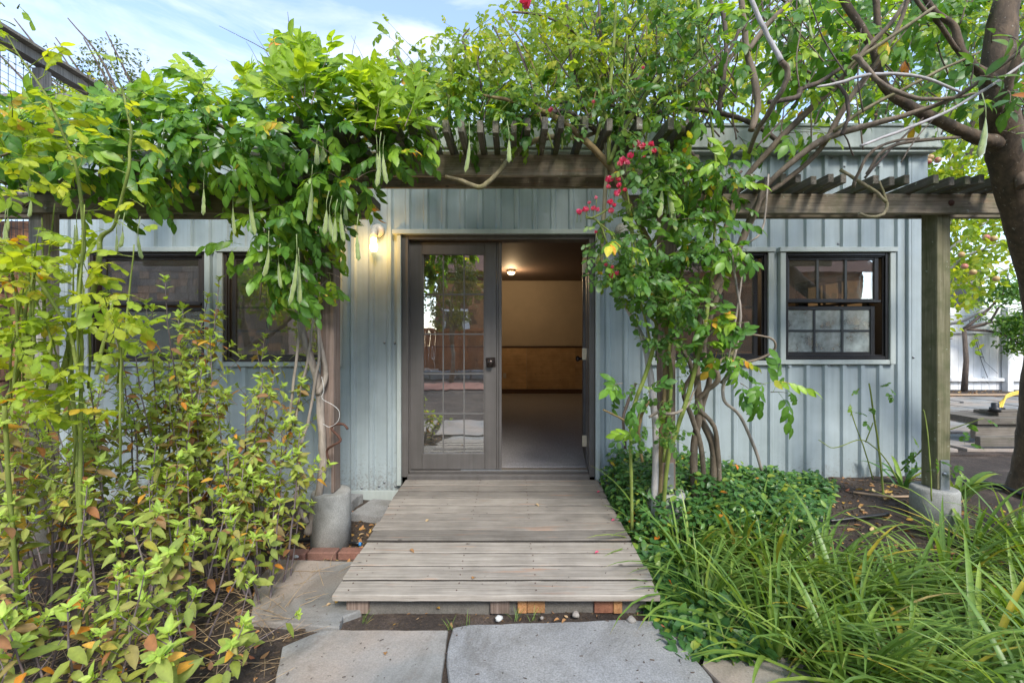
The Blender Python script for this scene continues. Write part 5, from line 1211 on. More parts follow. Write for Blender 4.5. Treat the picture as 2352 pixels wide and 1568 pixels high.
for (u, v, s) in ((1402, 418, 1.5), (1418, 414, 1.1), (1424, 428, 1.0), (1399, 432, .9), (1411, 446, 1.3), (1422, 443, 1.0), (1434, 438, .9), (1370, 458, .8), (1354, 468, .7), (1326, 490, 1.1), (1347, 486, 1.2), (1363, 482, 1.2), (1370, 486, 1.1), (1335, 488, .8), (1400, 466, 1.2), (1408, 472, .9), (1404, 488, 1.2), (1370, 535, .8), (1392, 610, .8), (1405, 616, .8), (1415, 630, .9),
                  (1403, 636, 1.3), (1398, 640, .9), (1443, 650, .6), (1463, 335, 1.5), (1478, 338, 1.3), (1494, 333, 1.3), (1503, 350, 1.1), (1447, 362, 1.3), (1432, 372, 1.3), (1440, 378, 1.2), (1480, 362, .9), (1424, 380, 1.2), (1268, 255, 1.0), (1475, 158, .7), (1362, 236, .7)):
    bloom(at(u, v, 2.48), s*.92, u in (1370, 1443, 1480) and True)
bloom(at(1200, 10, 2.4), 2.2)

# ---------------------------------------------------------------- rose canes in front of the house corner
rc = empty('rose_bush', (-1.9, 2.0, .0), 'tall yellow green rose bush with thorny canes before the brown sash window', 'rose')
CN = [[(175, 1000, 2.0, 5), (160, 800, 2.0, 7), (170, 765, 2.0, 9), (205, 703, 2.0, 7), (227, 605, 2.0, 6.5), (232, 546, 2.0, 6.5), (259, 524, 1.98, 4), (272, 480, 1.95, 4), (294, 400, 1.9, 4), (297, 345, 1.9, 3.6), (301, 300, 1.9, 3.5), (282, 212, 1.9, 3), (262, 160, 1.9, 2), (250, 130, 1.9, 1.2)],
      [(185, 900, 1.95, 5), (188, 800, 1.95, 5), (184, 716, 1.92, 5), (182, 640, 1.9, 6), (192, 567, 1.88, 5), (190, 504, 1.85, 5), (176, 392, 1.8, 4), (145, 307, 1.78, 4), (107, 220, 1.75, 3.5), (52, 140, 1.72, 2.6), (15, 80, 1.7, 1.6)],
      [(190, 900, 1.9, 5), (160, 770, 1.88, 5), (130, 709, 1.86, 5), (75, 626, 1.82, 5), (42, 589, 1.8, 5), (-20, 530, 1.78, 5)],
      [(10, 930, 1.9, 6), (60, 800, 1.9, 5), (50, 720, 1.9, 4.5), (30, 640, 1.9, 4), (20, 560, 1.9, 3)], [(130, 960, 2.1, 6), (142, 872, 2.1, 8), (160, 800, 2.1, 8.5), (172, 765, 2.1, 8)], [(220, 860, 1.9, 5), (240, 780, 1.9, 4.5), (255, 740, 1.9, 4), (256, 690, 1.9, 4)],
      [(60, 900, 1.85, 4), (78, 780, 1.85, 4), (75, 700, 1.85, 4), (80, 620, 1.85, 3.5), (78, 580, 1.85, 3)], [(30, 900, 1.8, 4), (40, 760, 1.8, 3), (30, 650, 1.8, 3), (15, 560, 1.8, 2.5)], [(182, 1480, 2.05, 5), (185, 1100, 1.95, 5), (185, 900, 1.95, 5)], [(50, 1480, 2.05, 6), (20, 1100, 1.95, 6), (10, 930, 1.9, 6)], [(205, 1480, 2.05, 4), (180, 1150, 2.0, 4.5), (175, 1000, 2.0, 4.5)]]
for k in range(16):
    u = R.uniform(-10, 290); v = R.uniform(560, 900); a = R.uniform(-.5, .3); l_ = R.uniform(180, 380); Y = R.uniform(1.8, 2.1)
    CN.insert(0, [(u, v+l_*.8, Y+.1, 3), (u-a*20, v+l_*.4, Y, 3), (u+a*60, v, Y, 2.6), (u+a*130, v-l_*.4, Y-.05, 1.5)])
it = []; stm = []
for ci, rows in enumerate(CN):
    pts, rr = limb(rows, BK['cane'], rc, 'cane', 9, .003)
    if ci >= 24: continue
    m = MB()
    for i in range(3, len(pts)-1, 2):
        a = R.random()*6.28; d = Vector((math.cos(a), math.sin(a)*.6, .1)); m.tube([pts[i]+d*rr[i]*.9, pts[i]+d*(rr[i]+.009)-Vector((0, 0, .004))], [.0028, .0003], 4, False)
    m.build('thorns', BK['brcane'], rc)
    for i in range(6 if rows[0][1] > 700 else 0, len(pts)-1, 2):
        if R.random() < (.62 if pts[i].z > 1.3 else .4)*(.7 if len(rows) == 4 else 1):
            a = R.random()*6.28; d = Vector((math.cos(a), -.35+.5*math.sin(a), R.uniform(0, .5)))
            shoot(pts[i], d, R.uniform(.03, .12), R.randint(1, 2), 'rosey', 'rosey', it, stm, .35, .8, 1.15, None, None, .1, .3, .0025)
for p in sample([(-20, 560), (40, 600), (120, 640), (200, 620), (260, 680), (330, 700), (300, 780), (220, 800), (200, 960), (60, 1000), (-20, 1000)], 52, lambda u, v: R.uniform(1.75, 2.15)):
    shoot(p, (R.uniform(-1, 1), -.5, R.uniform(-.2, .6)), R.uniform(.05, .2), R.randint(1, 3), 'rosey', 'rosey', it, stm, .8, .8, 1.15, None, None, .1, .3, .0022)
for p in sample([(-20, 250), (100, 270), (170, 330), (160, 420), (40, 480), (-20, 500)], 16, lambda u, v: R.uniform(1.8, 2.1)):
    shoot(p, (R.uniform(-1, 1), -.5, R.uniform(-.2, .6)), R.uniform(.08, .2), 3, 'rosey', 'rosey', it, stm, .8, .8, 1.2, None, None, .1, .3, .0022)
for u, v in ((10, 15), (40, 20), (35, 60), (10, 90), (40, 95), (10, 110), (140, 470), (340, 530), (330, 475), (270, 150),):
    shoot(at(u, v, 1.75), (R.uniform(-1, 1), -.4, R.uniform(-.2, .6)), .05, 1, 'rosey', 'rosey', it, stm, .6, .8, 1.0)
foliage(rc, it, 290); stems_part(rc, stm, BK['cane'])

# ---------------------------------------------------------------- sage shrubs
def sage(x, y, nst, h0, h1, lean, label, spreadr=.25, side=0.0, dens=1.0):
    g = gz(x, y); root = empty('sage_shrub', (x, y, g), label, 'shrub', 'sage shrubs beside the ramp')
    items = []; twig = []
    def axis(p, d, ln, r, leaf0, size, sub_=True, part=False):
        nn = max(5, int(ln/.055)); pts = [Vector(p)]; q = Vector(d).normalized()
        for k in range(nn):
            q = (q+Vector((R.uniform(-.07, .07), R.uniform(-.07, .07), .045))).normalized(); pts.append(pts[-1]+q*ln/nn)
        rr = [max(.0016, r*(1-.62*k/nn)) for k in range(nn+1)]
        if part: m = MB(); m.tube(pts, rr, 6); m.build('stem', BK['sal'], root)
        else: twig.append((pts, rr))
        ang = R.random()*3
        for k in range(nn+1):
            t_ = k/nn
            if t_ < leaf0: continue
            dd = (pts[min(k+1, nn)]-pts[max(0, k-1)]).normalized(); xx = dd.orthogonal().normalized(); yy = dd.cross(xx); ang += 1.57+R.uniform(-.2, .2)
            for sgn in (0, math.pi):
                if R.random() > (.55+.4*t_)*dens: continue
                o_ = xx*math.cos(ang+sgn)+yy*math.sin(ang+sgn)
                young = t_ > .82; s_ = size*(R.uniform(.75, 1.15) if not young else R.uniform(.55, .8)*(1.25-.35*t_))
                ld = o_+dd*(.25 if not young else .75)+Vector((0, 0, R.uniform(-.75, -.05) if not young else .15))
                items.append(('sal', R.randrange(4), 'saly' if young else 'sal', frame_m(pts[k], ld, dd+Vector((0, -.25, .25)), s_)))
            if sub_ and .3 < t_ < .9 and R.random() < .42:
                a = ang+R.choice((0, math.pi)); o_ = xx*math.cos(a)+yy*math.sin(a); axis(pts[k], o_*.9+dd*.9, R.uniform(.10, .26)*(1.2-.5*t_)*1.2, .0022, .15, size*.85, False)
        for k in range(7):
            a = k*2.4; o_ = xx*math.cos(a)+yy*math.sin(a); items.append(('sal', 3, 'saly', frame_m(pts[-1]-dd*.008*(k//2), o_*.9+dd*.7, dd, size*R.uniform(.45, .8))))
    for k in range(nst):
        a = R.random()*6.28; rr_ = R.random()*spreadr; bx_ = x+math.cos(a)*rr_*.6; by_ = y+math.sin(a)*rr_*.6
        d = Vector((math.cos(a)*lean*R.uniform(.3, 1)+side, math.sin(a)*lean*R.uniform(.3, 1), 1))
        axis((bx_, by_, gz(bx_, by_)-.02), d, R.uniform(h0, h1), R.uniform(.0045, .0075), R.uniform(.15, .38), R.uniform(.82, 1.1), True, True)
    foliage(root, items, 230); stems_part(root, twig, BK['sal'])
SG = [(-2.95, 2.75, 10, .95, 1.4, .35, 'sage shrub farthest from the ramp, close to the house corner'),
      (-2.15, 2.78, 12, 1.35, 1.85, .16, 'tallest sage shrub standing before the brown sash window'),
      (-1.70, 2.66, 14, 1.1, 1.62, .24, 'tall sage shrub standing before the brown single pane window'),
      (-1.38, 2.44, 14, .55, .95, .42, 'short sage shrub by the round footing and lamp post'),
      (-2.45, 2.25, 12, .9, 1.25, .35, 'broad sage shrub directly below the thorny rose canes'),
      (-1.95, 2.20, 11, .75, 1.1, .4, 'bushy sage shrub in the middle of the planted bed'),
      (-1.56, 2.08, 11, .55, .85, .45, 'sage shrub beside the flat grey flagstone'),
      (-1.25, 1.74, 7, .28, .46, .6, 'low sprawling sage shrub next to the buff flagstone'),
      (-1.60, 1.66, 8, .35, .6, .5, 'low sage shrub spreading over the dry straw'),
      (-2.00, 1.72, 8, .5, .85, .45, 'pale tipped sage shrub cut off by the lower picture corner'),
      (-1.85, 1.42, 6, .3, .55, .5, 'nearest sage shrub, cut off along the lower picture edge')]
for s_ in SG: sage(*s_)

# ---------------------------------------------------------------- strap-leaved clumps
def clump(x, y, n, key, mk, label, s=1.0, name='strap_leaf_clump', grp='strap leaved clumps along the ramp', ups=3, cat='plant', face=None):
    g = gz(x, y); root = empty(name, (x, y, g), label, cat, grp); items = []
    for k in range(n):
        a = k*2.4+R.uniform(-.4, .4)
        if face is not None and R.random() < .45: a = face+R.uniform(-.7, .7)
        r0 = R.uniform(.0, .06)*s; ca, sa = math.cos(a), math.sin(a)
        M = frame_m((x+ca*r0, y+sa*r0, g-.01), (ca, sa, 0), (0, 0, 1), s*R.uniform(.65, 1.05)); items.append((key, R.randrange(len(TP[key])), mk, M))
    for k in range(ups):
        a = R.random()*6.28; items.append(('strapup', R.randrange(4), mk, frame_m((x+R.uniform(-.05, .05), y+R.uniform(-.05, .05), g-.01), (math.cos(a), math.sin(a), 0), (0, 0, 1), s*R.uniform(.8, 1.1))))
    foliage(root, items, 300)
CL = [(1.05, 2.62, 'strap leaf clump nearest the threshold side of the planks'), (1.42, 2.72, 'strap leaf clump before the twisted wisteria trunks'), (1.02, 2.30, 'strap leaf clump leaning over the middle planks'), (1.62, 2.86, 'strap leaf clump below the black single pane window'),
      (1.38, 2.28, 'strap leaf clump in the thick of the bed beside the planks'), (1.78, 2.50, 'strap leaf clump midway between planks and bare soil patch'), (1.18, 1.95, 'strap leaf clump hanging over the glossy groundcover edge'), (1.62, 2.02, 'strap leaf clump behind the half hidden flagstone'),
      (2.02, 2.22, 'strap leaf clump in front of the bare soil patch'), (1.52, 1.66, 'strap leaf clump spilling over the half hidden flagstone'), (1.90, 1.78, 'strap leaf clump with blades lying flat in the near corner'), (2.34, 1.98, 'strap leaf clump with brown tipped blades in the near corner'),
      (2.42, 2.42, 'strap leaf clump between the bare soil patch and the near corner'), (2.86, 2.70, 'strap leaf clump in front of the mossy post footing'), (2.10, 1.50, 'strap leaf clump cut off by the lower picture corner'), (2.95, 2.38, 'strap leaf clump below the big tree trunk'),
      (1.78, 1.42, 'strap leaf clump at the lower picture edge beside the flagstone'), (3.2, 2.72, 'strap leaf clump at the foot of the big tree'), (2.62, 2.15, 'strap leaf clump half way up the picture edge'), (1.5, 2.5, 'dense strap leaf clump at the centre of the bed'), (1.72, 2.26, 'strap leaf clump crossing blades with its neighbours'), (2.25, 1.72, 'strap leaf clump with long flat blades by the picture corner'), (1.32, 1.72, 'strap leaf clump rooted beside the half hidden flagstone'), (1.0, 2.92, 'small strap leaf clump by the threshold corner of the planks'), (1.35, 3.0, 'strap leaf clump growing against the rose canes'), (1.68, 3.22, 'strap leaf clump rising behind the wisteria trunks')]
for i, (x, y, lab) in enumerate(CL):
    clump(x, y, R.randint(58, 74) if i < len(CL)-2 else 16, 'strap', 'strap', lab, R.uniform(.88, 1.12) if i < len(CL)-2 else .85, ups=3 if i % 3 else 7, face=rad(R.choice((200, 250, 320, 20))))
ag = clump(3.42, 3.35, 16, 'agave', 'strap', 'broad leaved bright green rosette plant between mossy post and tree trunk', 1.0, 'rosette_plant', None, 0)
clump(3.25, 3.62, 9, 'agave', 'cover', 'dark broad leaved rosette plant just behind the mossy post', .8, 'rosette_plant', None, 0)

# ---------------------------------------------------------------- glossy groundcover (one mass)
its = []
gc = empty('groundcover', (1.2, 3.0, .0), kind='stuff')
def coverpts(n, f):
    k = 0
    while k < n:
        x, y = R.uniform(.72, 2.75), R.uniform(1.75, 3.85)
        if f(x, y): k += 1; yield x, y
def sm(a, b, q):
    k = min(1, max(0, (q-a)/(b-a))); return k*k*(3-2*k)
def cover_h(x, y):
    """height of the groundcover mound above the soil, 0 = none"""
    n_ = noise.noise(Vector((x*2.6, y*2.6, 7)))
    h = .12+.36*sm(2.3, 3.1, y)*(1-sm(1.2, 2.5, x))+.10*noise.noise(Vector((x*5, y*5, 2)))+.06*n_
    h *= sm(.72, .90, x)*.72+.28
    lim = 1.35+.2*n_ if y < 2.7 else 2.2+.6*n_+(y-2.7)*.4+.3*R.random()
    return 0 if (x > lim or y < 1.92+.10*n_+max(0, x-1.15)*1.1) else h*min(1, (lim-x)/.6+.12)
parts = []; k = 0
while k < 11500:
    x, y = R.uniform(.70, 2.75), R.uniform(1.85, 3.84); h = cover_h(x, y)
    if h <= 0: continue
    k += 1; z = gz(x, y)+h*R.random()**.35
    if x < .78: z = min(z, .125+.0373*(y-2.195)+.03)
    d = Vector((R.uniform(-1, 1), R.uniform(-1, .6), R.uniform(-.6, .5))); parts.append(xf(TP['cover'][R.randrange(3)], frame_m((x, y, z), d, (R.uniform(-.5, .5), R.uniform(-1.0, .2), 1), R.uniform(.9, 1.45)*(1.3 if y < 2.7 else 1)), R.random()))
J = join(parts); bpy.data.objects.remove(gc)
gc = put('groundcover', np_mesh('groundcover', J, [LF['cover']], None), None, Matrix()); tag(gc, kind='stuff')

# small rose seedling against the siding
se = empty('rose_seedling', (2.95, 3.45, .15), 'spindly rose seedling with few leaves against the ribbed siding', 'plant')
it = []; stm = []
for rows in ([(2030, 1150, 3.4, 3), (2020, 1040, 3.4, 2.6), (2008, 960, 3.4, 2.4), (1996, 880, 3.4, 2)], [(2005, 1100, 3.4, 2), (1985, 1030, 3.4, 1.6), (1970, 990, 3.4, 1.5), (1955, 945, 3.4, 1.4), (1952, 930, 3.4, 1.2)],
             [(2060, 1100, 3.4, 2), (2035, 1055, 3.4, 1.8), (2000, 1020, 3.4, 1.6), (1970, 1010, 3.4, 1.4), (1915, 1028, 3.4, 1.3), (1880, 1010, 3.4, 1)], [(1988, 1015, 3.4, 1.6), (2005, 970, 3.4, 1.4)], [(2070, 1080, 3.3, 2), (2110, 1040, 3.2, 2), (2150, 1000, 3.1, 1.8), (2200, 980, 3.0, 1.6), (2260, 960, 2.9, 1.2)], [(2140, 1150, 2.9, 2), (2136, 1060, 2.9, 2), (2126, 960, 2.9, 1.5), (2120, 940, 2.9, 1)]):
    limb(rows, BK['cane'], se, 'stem', 5, .003)
for u, v, Y in ((1962, 900, 3.4), (1945, 925, 3.4), (1958, 945, 3.4), (1985, 890, 3.4), (2020, 895, 3.4), (2035, 900, 3.4), (1990, 950, 3.4), (1980, 965, 3.4), (2035, 890, 3.4), (2085, 1000, 3.2), (2095, 1030, 3.2), (2070, 1060, 3.2), (2100, 1050, 3.2), (2115, 1010, 3.2), (2150, 1050, 2.9), (2180, 1080, 2.9), (2210, 1020, 2.9), (2230, 990, 2.9), (2250, 960, 2.9), (2200, 1060, 2.9), (2120, 1080, 3)):
    shoot(at(u, v, Y), (R.uniform(-1, 1), -.4, R.uniform(-.3, .4)), .04, R.randint(1, 2), 'rosey', 'rose', it, None, .8, .55, .85)
foliage(se, it, 300)

# ---------------------------------------------------------------- trees
tr = empty('broadleaf_tree', (4.1, 3.45, .2), 'large dark barked tree with a limb curving over the pergola', 'tree')
limb([(2376, 1145, 3.42, 74), (2380, 1090, 3.40, 56), (2386, 1000, 3.32, 50), (2390, 900, 3.25, 45), (2398, 784, 3.1, 41), (2382, 650, 2.95, 40), (2352, 540, 2.82, 40), (2322, 410, 2.7, 42), (2302, 300, 2.6, 46), (2290, 200, 2.55, 40), (2296, 100, 2.55, 38), (2312, 0, 2.55, 32), (2330, -120, 2.6, 30)], BK['tree'], tr, 'trunk', 18, .006, 6, .05)
limb([(2296, 330, 2.6, 22), (2239, 314, 2.56, 17), (2164, 280, 2.52, 15), (2101, 250, 2.5, 14), (2046, 215, 2.5, 12.5), (2019, 172, 2.5, 12), (2012, 125, 2.5, 11), (1976, 62, 2.5, 10), (1926, -20, 2.5, 9)], BK['tree'], tr, 'limb', 12, .004)
limb([(2300, 200, 2.52, 20), (2235, 150, 2.5, 12), (2205, 110, 2.5, 11), (2190, 60, 2.5, 9), (2150, 30, 2.5, 8), (2120, -10, 2.5, 7)], BK['tree'], tr, 'limb', 10)
limb([(2290, 260, 2.5, 12), (2320, 180, 2.4, 12), (2352, 110, 2.35, 13), (2420, 40, 2.3, 14)], BK['tree'], tr, 'limb', 10); limb([(2350, 430, 2.6, 16), (2330, 340, 2.7, 14), (2360, 260, 2.8, 14), (2380, 100, 2.9, 12)], BK['tree'], tr, 'limb', 10)
limb([(2019, 110, 2.6, 9), (2017, 60, 2.6, 8), (2010, -20, 2.6, 8)], BK['tree'], tr, 'limb', 8); limb([(2200, 120, 2.45, 6), (2160, 60, 2.4, 6), (2110, 10, 2.4, 5), (2090, -30, 2.4, 5)], BK['tree'], tr, 'limb', 8)
limb([(1990, 500, 2.2, 0.0) if False else (2205, 315, 2.55, 5), (2100, 325, 2.5, 5), (2030, 345, 2.5, 4.5), (1990, 400, 2.55, 4)], BK['wis'], tr, 'limb', 8)
for k in range(44):
    u = R.uniform(1750, 2350); v = R.uniform(-20, 220); Y = R.uniform(2.7, 4.5); a = R.uniform(-1.2, 1.2); l_ = R.uniform(60, 200)
    limb([(u, v, Y, 3), (u+l_*.5*a, v-l_*.4+R.uniform(-15, 15), Y, 2.2), (u+l_*a, v-l_*.8, Y, 1.2)], BK['tree'], tr, 'twig', 5)
it = []; stm = []
for p in sample([(1680, -60), (2420, -60), (2420, 330), (2300, 260), (2160, 300), (2080, 270), (1960, 275), (1860, 230), (1800, 150), (1760, 60)], 210, lambda u, v: R.uniform(2.8, 5.2)):
    shoot(p, (R.uniform(-1, 1), R.uniform(-1, .4), R.uniform(-.7, .2)), R.uniform(.2, .42), R.randint(6, 9), 'tree', 'tree', it, stm, .9, .75, 1.2, None, None, .5, -.3, .003)
for p in sample([(2230, 100), (2400, 60), (2400, 340), (2300, 330), (2240, 240)], 16, lambda u, v: R.uniform(1.9, 2.4)):
    shoot(p, (R.uniform(-1, 1), -.5, R.uniform(-.7, .2)), R.uniform(.1, .2), 3, 'tree', 'tree', it, stm, .9, .6, .95, None, None, .5, -.3, .003)
foliage(tr, it, 300); stems_part(tr, stm, BK['tree'])

def backtree(name, label, base, trunk_h, blobs, n, key, mk, barkk='tree', r=.1, keep=200, group=None, s0=.8, s1=1.3, gapk=.0):
    root = empty(name, base, label, 'tree', group); b = Vector(base); m = MB(); cs = [Vector(c[:3]) for c in blobs]
    top = b+Vector((0, 0, trunk_h)); m.tube([b, b.lerp(top, .5)+Vector((.05, 0, 0)), top], [r*1.3, r, r*.8], 9); m.build('trunk', BK[barkk], root)
    for c in cs:
        mid_ = top.lerp(c, .5)+rv(.15); m = MB(); pts = [Vector(q[:3]) for q in spline([tuple(top), tuple(mid_), tuple(c), tuple(c+(c-top)*.25+rv(.2))], 4)]
        m.tube(pts, [r*.6*(1-k/len(pts))+.008 for k in range(len(pts))], 6); m.build('branch', BK[barkk], root)
    its_ = []; tot = sum(c[3]**2 for c in blobs)
    for c in blobs:
        k = int(n*c[3]**2/tot); cc = Vector(c[:3])
        for _ in range(k):
            d = rdir(); q = cc+d*c[3]*(R.random()**.45); 
            if noise.noise(q*1.7) < -.12+gapk: continue
            its_.append((key, R.randrange(len(TP[key])), mk, frame_m(q, d+rv(.6)+Vector((0, 0, -.3)), Vector((0, 0, 1))+rv(.6), R.uniform(s0, s1))))
    foliage(root, its_, keep, 'leaf' if key != 'bg' and key != 'far' else 'leaf_spray', 'crown'); return root
def blob(u, v, Y, r): p = at(u, v, Y); return (p.x, p.y, p.z, r)
backtree('plum_tree', 'sunlit yellow green tree rising behind the flat roof above the doorway', (2.2, 10.6, 0), 3.4,
         [blob(1330, 150, 10.5, 1.6), blob(1500, 60, 10.5, 2.0), blob(1700, 100, 10.5, 2.0), blob(1640, 230, 10.5, 1.3), blob(1850, 200, 10.5, 1.8), blob(1450, 220, 10.5, 1.2), blob(1250, 90, 10.6, 1.2), blob(1560, -80, 10.5, 1.8)], 1500, 'bg', 'bg', 'dead', .16, 120, 'trees behind the flat roof', 1.3, 2.2)
backtree('plum_tree', 'bright leafy tree behind the roof end and the big dark tree', (9.5, 10.9, 0), 3.0,
         [blob(2000, 120, 10.5, 1.9), blob(2150, 30, 10.5, 2.0), blob(2300, 150, 10.5, 2.0), blob(2120, 240, 10.5, 1.2), blob(2330, 330, 10.5, 1.4), blob(2400, 0, 10.5, 2)], 1500, 'bg', 'bg', 'dead', .16, 120, 'trees behind the flat roof', 1.3, 2.2)
ap = backtree('apple_tree', 'yellow green apple tree with pink apples between studio corner and white fence', (6.2, 7.4, .15), 1.6,
         [blob(2180, 420, 7.0, .8), blob(2250, 520, 7.0, .85), blob(2200, 600, 6.6, .75), blob(2140, 660, 6.4, .5), blob(2290, 400, 7.2, .8), blob(2200, 740, 6.2, .45), blob(2160, 540, 7.6, .7), blob(2150, 330, 7, .7), blob(2260, 640, 7.0, .4), blob(2140, 780, 6.2, .22)], 900, 'bg', 'bg', 'pale', .07, 200, None, .8, 1.2, -.2)
am = MB(); am.lathe([(.004, .034), (.018, .038), (.036, .022), (.042, 0), (.036, -.024), (.018, -.036), (.004, -.032)], n=12)
t = NT('blushing_apple_skin'); f_ = t.noise(t.coords((1, 1, 1)), 9, 3); ame = am.mesh('apple', t.out(t.prin(t.ramp(f_, [(.35, (.42, .10, .09)), (.6, (.45, .34, .12))]), .35).outputs[0]))
for u, v in ((2137, 362), (2154, 368), (2132, 371), (2265, 545), (2283, 548), (2288, 640), (2215, 612), (2208, 585), (2235, 625)):
    put('apple', ame, ap, Matrix.Translation(at(u, v, 6.0)))
backtree('far_tree', 'small leaved grey green tree far behind the screened deck', (-7.6, 10.5, 0), 3.5, [blob(240, 150, 10, .75), blob(300, 190, 10, .7), blob(200, 190, 10, .5), blob(260, 215, 10, .7), blob(60, 190, 10, .6), blob(130, 205, 10, .5), blob(110, 140, 10, .3)], 620, 'far', 'far', 'dead', .08, 60, None, .35, .6, .12)
backtree('far_tree', 'yellowing shrub tree just beyond the deck rail end', (-5.9, 8.8, 0), 3.2, [blob(205, 215, 8.6, .35), blob(170, 225, 8.6, .3), blob(235, 240, 8.6, .4)], 160, 'far', 'rosey', 'dead', .05, 60, None, .35, .55)
vn = backtree('climbing_shrub', 'dark leafy climber with a pink flower at the white fence top', (10.8, 10.4, .2), 1.5, [blob(2300, 700, 10.2, .5), blob(2330, 740, 10.2, .55), blob(2310, 660, 10.2, .35), blob(2345, 790, 10.2, .3)], 420, 'far', 'rose', 'dead', .05, 60, None, .5, .8)
# trees and shrubs behind the viewpoint, mirrored in the glass
backtree('olive_tree', 'feathery tree standing in the far yard before the redwood fence', (-2.0, -6.6, 0), 1.3, [(-2.1, -6.6, 2.6, .9), (-1.5, -6.7, 3.1, .8), (-2.6, -6.5, 3.2, .8), (-1.9, -6.5, 3.7, .8)], 900, 'bg', 'far', 'wis', .06, 30)
backtree('olive_tree', 'broad tree standing by the shingled garage', (-5.6, -1.4, 0), 1.3, [(-5.6, -1.4, 2.6, 1.0), (-4.6, -1.7, 2.2, .8), (-5.9, -1.6, 3.6, 1.0)], 800, 'bg', 'bg', 'wis', .08, 30)
backtree('olive_tree', 'tall tree on the far side of the yard', (3.6, -7.6, 0), 1.5, [(3.6, -7.6, 3.2, 1.4), (4.8, -7.5, 4.0, 1.4), (2.6, -7.8, 4.2, 1.2)], 900, 'bg', 'far', 'wis', .1, 30)

# ---------------------------------------------------------------- things on the ground
def coil():
    rows = [(690, 1330 if False else 1062, 2.85, 3.2), (664, 1030, 2.84, 3.2)]
m = MB(); cw = [(752, 1050, 2.86, 3), (753, 1015, 2.86, 3), (770, 1000 + 8, 2.84, 3), (783, 992 + 20, 2.84, 3)]
rows = [(757, 1066, 2.86, 3), (751, 1035, 2.86, 3), (766, 1022, 2.83, 3), (782, 1012, 2.83, 3), (776, 1000, 2.84, 3), (762, 985, 2.86, 3), (768, 975, 2.86, 3), (788, 974, 2.85, 3), (799, 985, 2.84, 3)]
o = limb(rows, M_['rust'], None, 'spiral_stake', 8, .0, 6, 0); tag(bpy.data.objects['spiral_stake'], 'rusty wavy steel stake leaning on the lamp post', 'stake')
rows = [(739, 960, 2.8, 1), (744, 990, 2.8, 1), (740, 1010, 2.8, 1), (765, 1025, 2.8, 1), (779, 1040, 2.8, 1), (776, 1062, 2.8, 1), (757, 1075, 2.8, 1), (742, 1068, 2.8, 1)]
rows = [(u, v-95, Y, r*.55) for u, v, Y, r in rows]
limb(rows, M_['whitewire'], None, 'loose_wire', 5, 0, 5, 0); tag(bpy.data.objects['loose_wire'], 'thin white wire curling off the lamp post', 'wire')
def groundline(uvs, r, mat, name, label, cat, zo=.0):
    P = []
    for u, v in uvs:
        Y = EYE/((v-784)/1000); p = at(u, v, Y)
        for _ in range(3): z = gz(p.x, p.y)+r*.8+zo; p = at(u, v, (EYE-z)/((v-784)/1000))
        P.append(tuple(p))
    sp = [Vector(q[:3]) for q in spline(P, 5)]; m = MB(); m.tube(sp, [r]*len(sp), 8); return m.build(name, mat, None, label=label, cat=cat)
groundline([(640, 1243), (700, 1240), (770, 1242), (828, 1248)], .011, M_['hose'], 'drip_hose', 'black drip hose with blue end lying beside the ramp', 'hose', .02)
m = MB(); p = onground(829, 1249, .03); m.tube([p-Vector((.012, 0, 0)), p+Vector((.004, 0, 0))], [.0125, .0125], 10); m.build('cap', M_['bluecap'], bpy.data.objects['drip_hose'])
groundline([(2218, 1112), (2260, 1108), (2310, 1120), (2360, 1140)], .018, M_['hose'], 'garden_hose', 'black hose curving at the foot of the big tree', 'hose', .02)
groundline([(1850, 1195), (1900, 1196), (1990, 1186), (2040, 1180)], .013, M_['hose'], 'garden_hose', 'black hose lying across the bare soil patch', 'hose', .01)
groundline([(1960, 1130), (2050, 1140), (2140, 1136)], .009, M_['hosetan'], 'drip_line', 'thin tan drip line on bare soil by the siding foot', 'hose', .01)
groundline([(742, 1238), (790, 1226), (830, 1214) if False else (800, 1218)], .012, BK['wisg'], 'fallen_branch', 'short bare fallen branch lying beside the round footing', 'branch', .01)
st_ = stone([(-1.28, 3.42), (-1.02, 3.36), (-.92, 3.50), (-.95, 3.68), (-1.2, 3.74)], M_['flag_b'], None, .05, .10, None, .02, 'rough_rock') ; tag(st_, 'rough flat rock under the siding edge beside the ramp', 'rock')
st_ = stone([(-1.7, 3.6), (-1.35, 3.56), (-1.3, 3.8), (-1.68, 3.84)], M_['flag_b'], None, .07, .10, None, .02, 'rough_rock') ; tag(st_, 'rough rock under the siding edge behind the lamp post', 'rock')
for u, v, r_, mk in ((1146, 1424, .020, 'stonewhite'), (681, 1280, .016, 'stonewhite'), (1450, 1428, .022, 'flag_a'), (1322, 1415, .020, 'flag_a'), (1244, 1421, .012, 'flag_a')):
    p = onground(u, v, .01); m = MB(); m.lathe([(r_*.3, 0), (r_, r_*.3), (r_*.9, r_*.8), (r_*.4, r_*1.2)], p, 8); m.v = [(x+noise.noise(Vector((x*60, y*60, z*60)))*r_*.5, y+noise.noise(Vector((x*60, y*60, z*60+9)))*r_*.5, z) for x, y, z in m.v]
    lab = {1146: 'white quartz pebble in the soil gap before the planks', 1118: 'small pale pebble left of the white quartz pebble'.replace(' left of', ' beside'), 888: 'white pebble touching the plank ramp side', 681: 'white pebble among the small red bricks', 1450: 'grey pebble at the corner of the speckled flagstone', 1322: 'grey brown pebble before the fresh cut joists', 1244: 'small dark pebble below the pair of fresh cut joists'}[u]
    m.build('pebble', M_[mk], None, label=lab, cat='pebble')
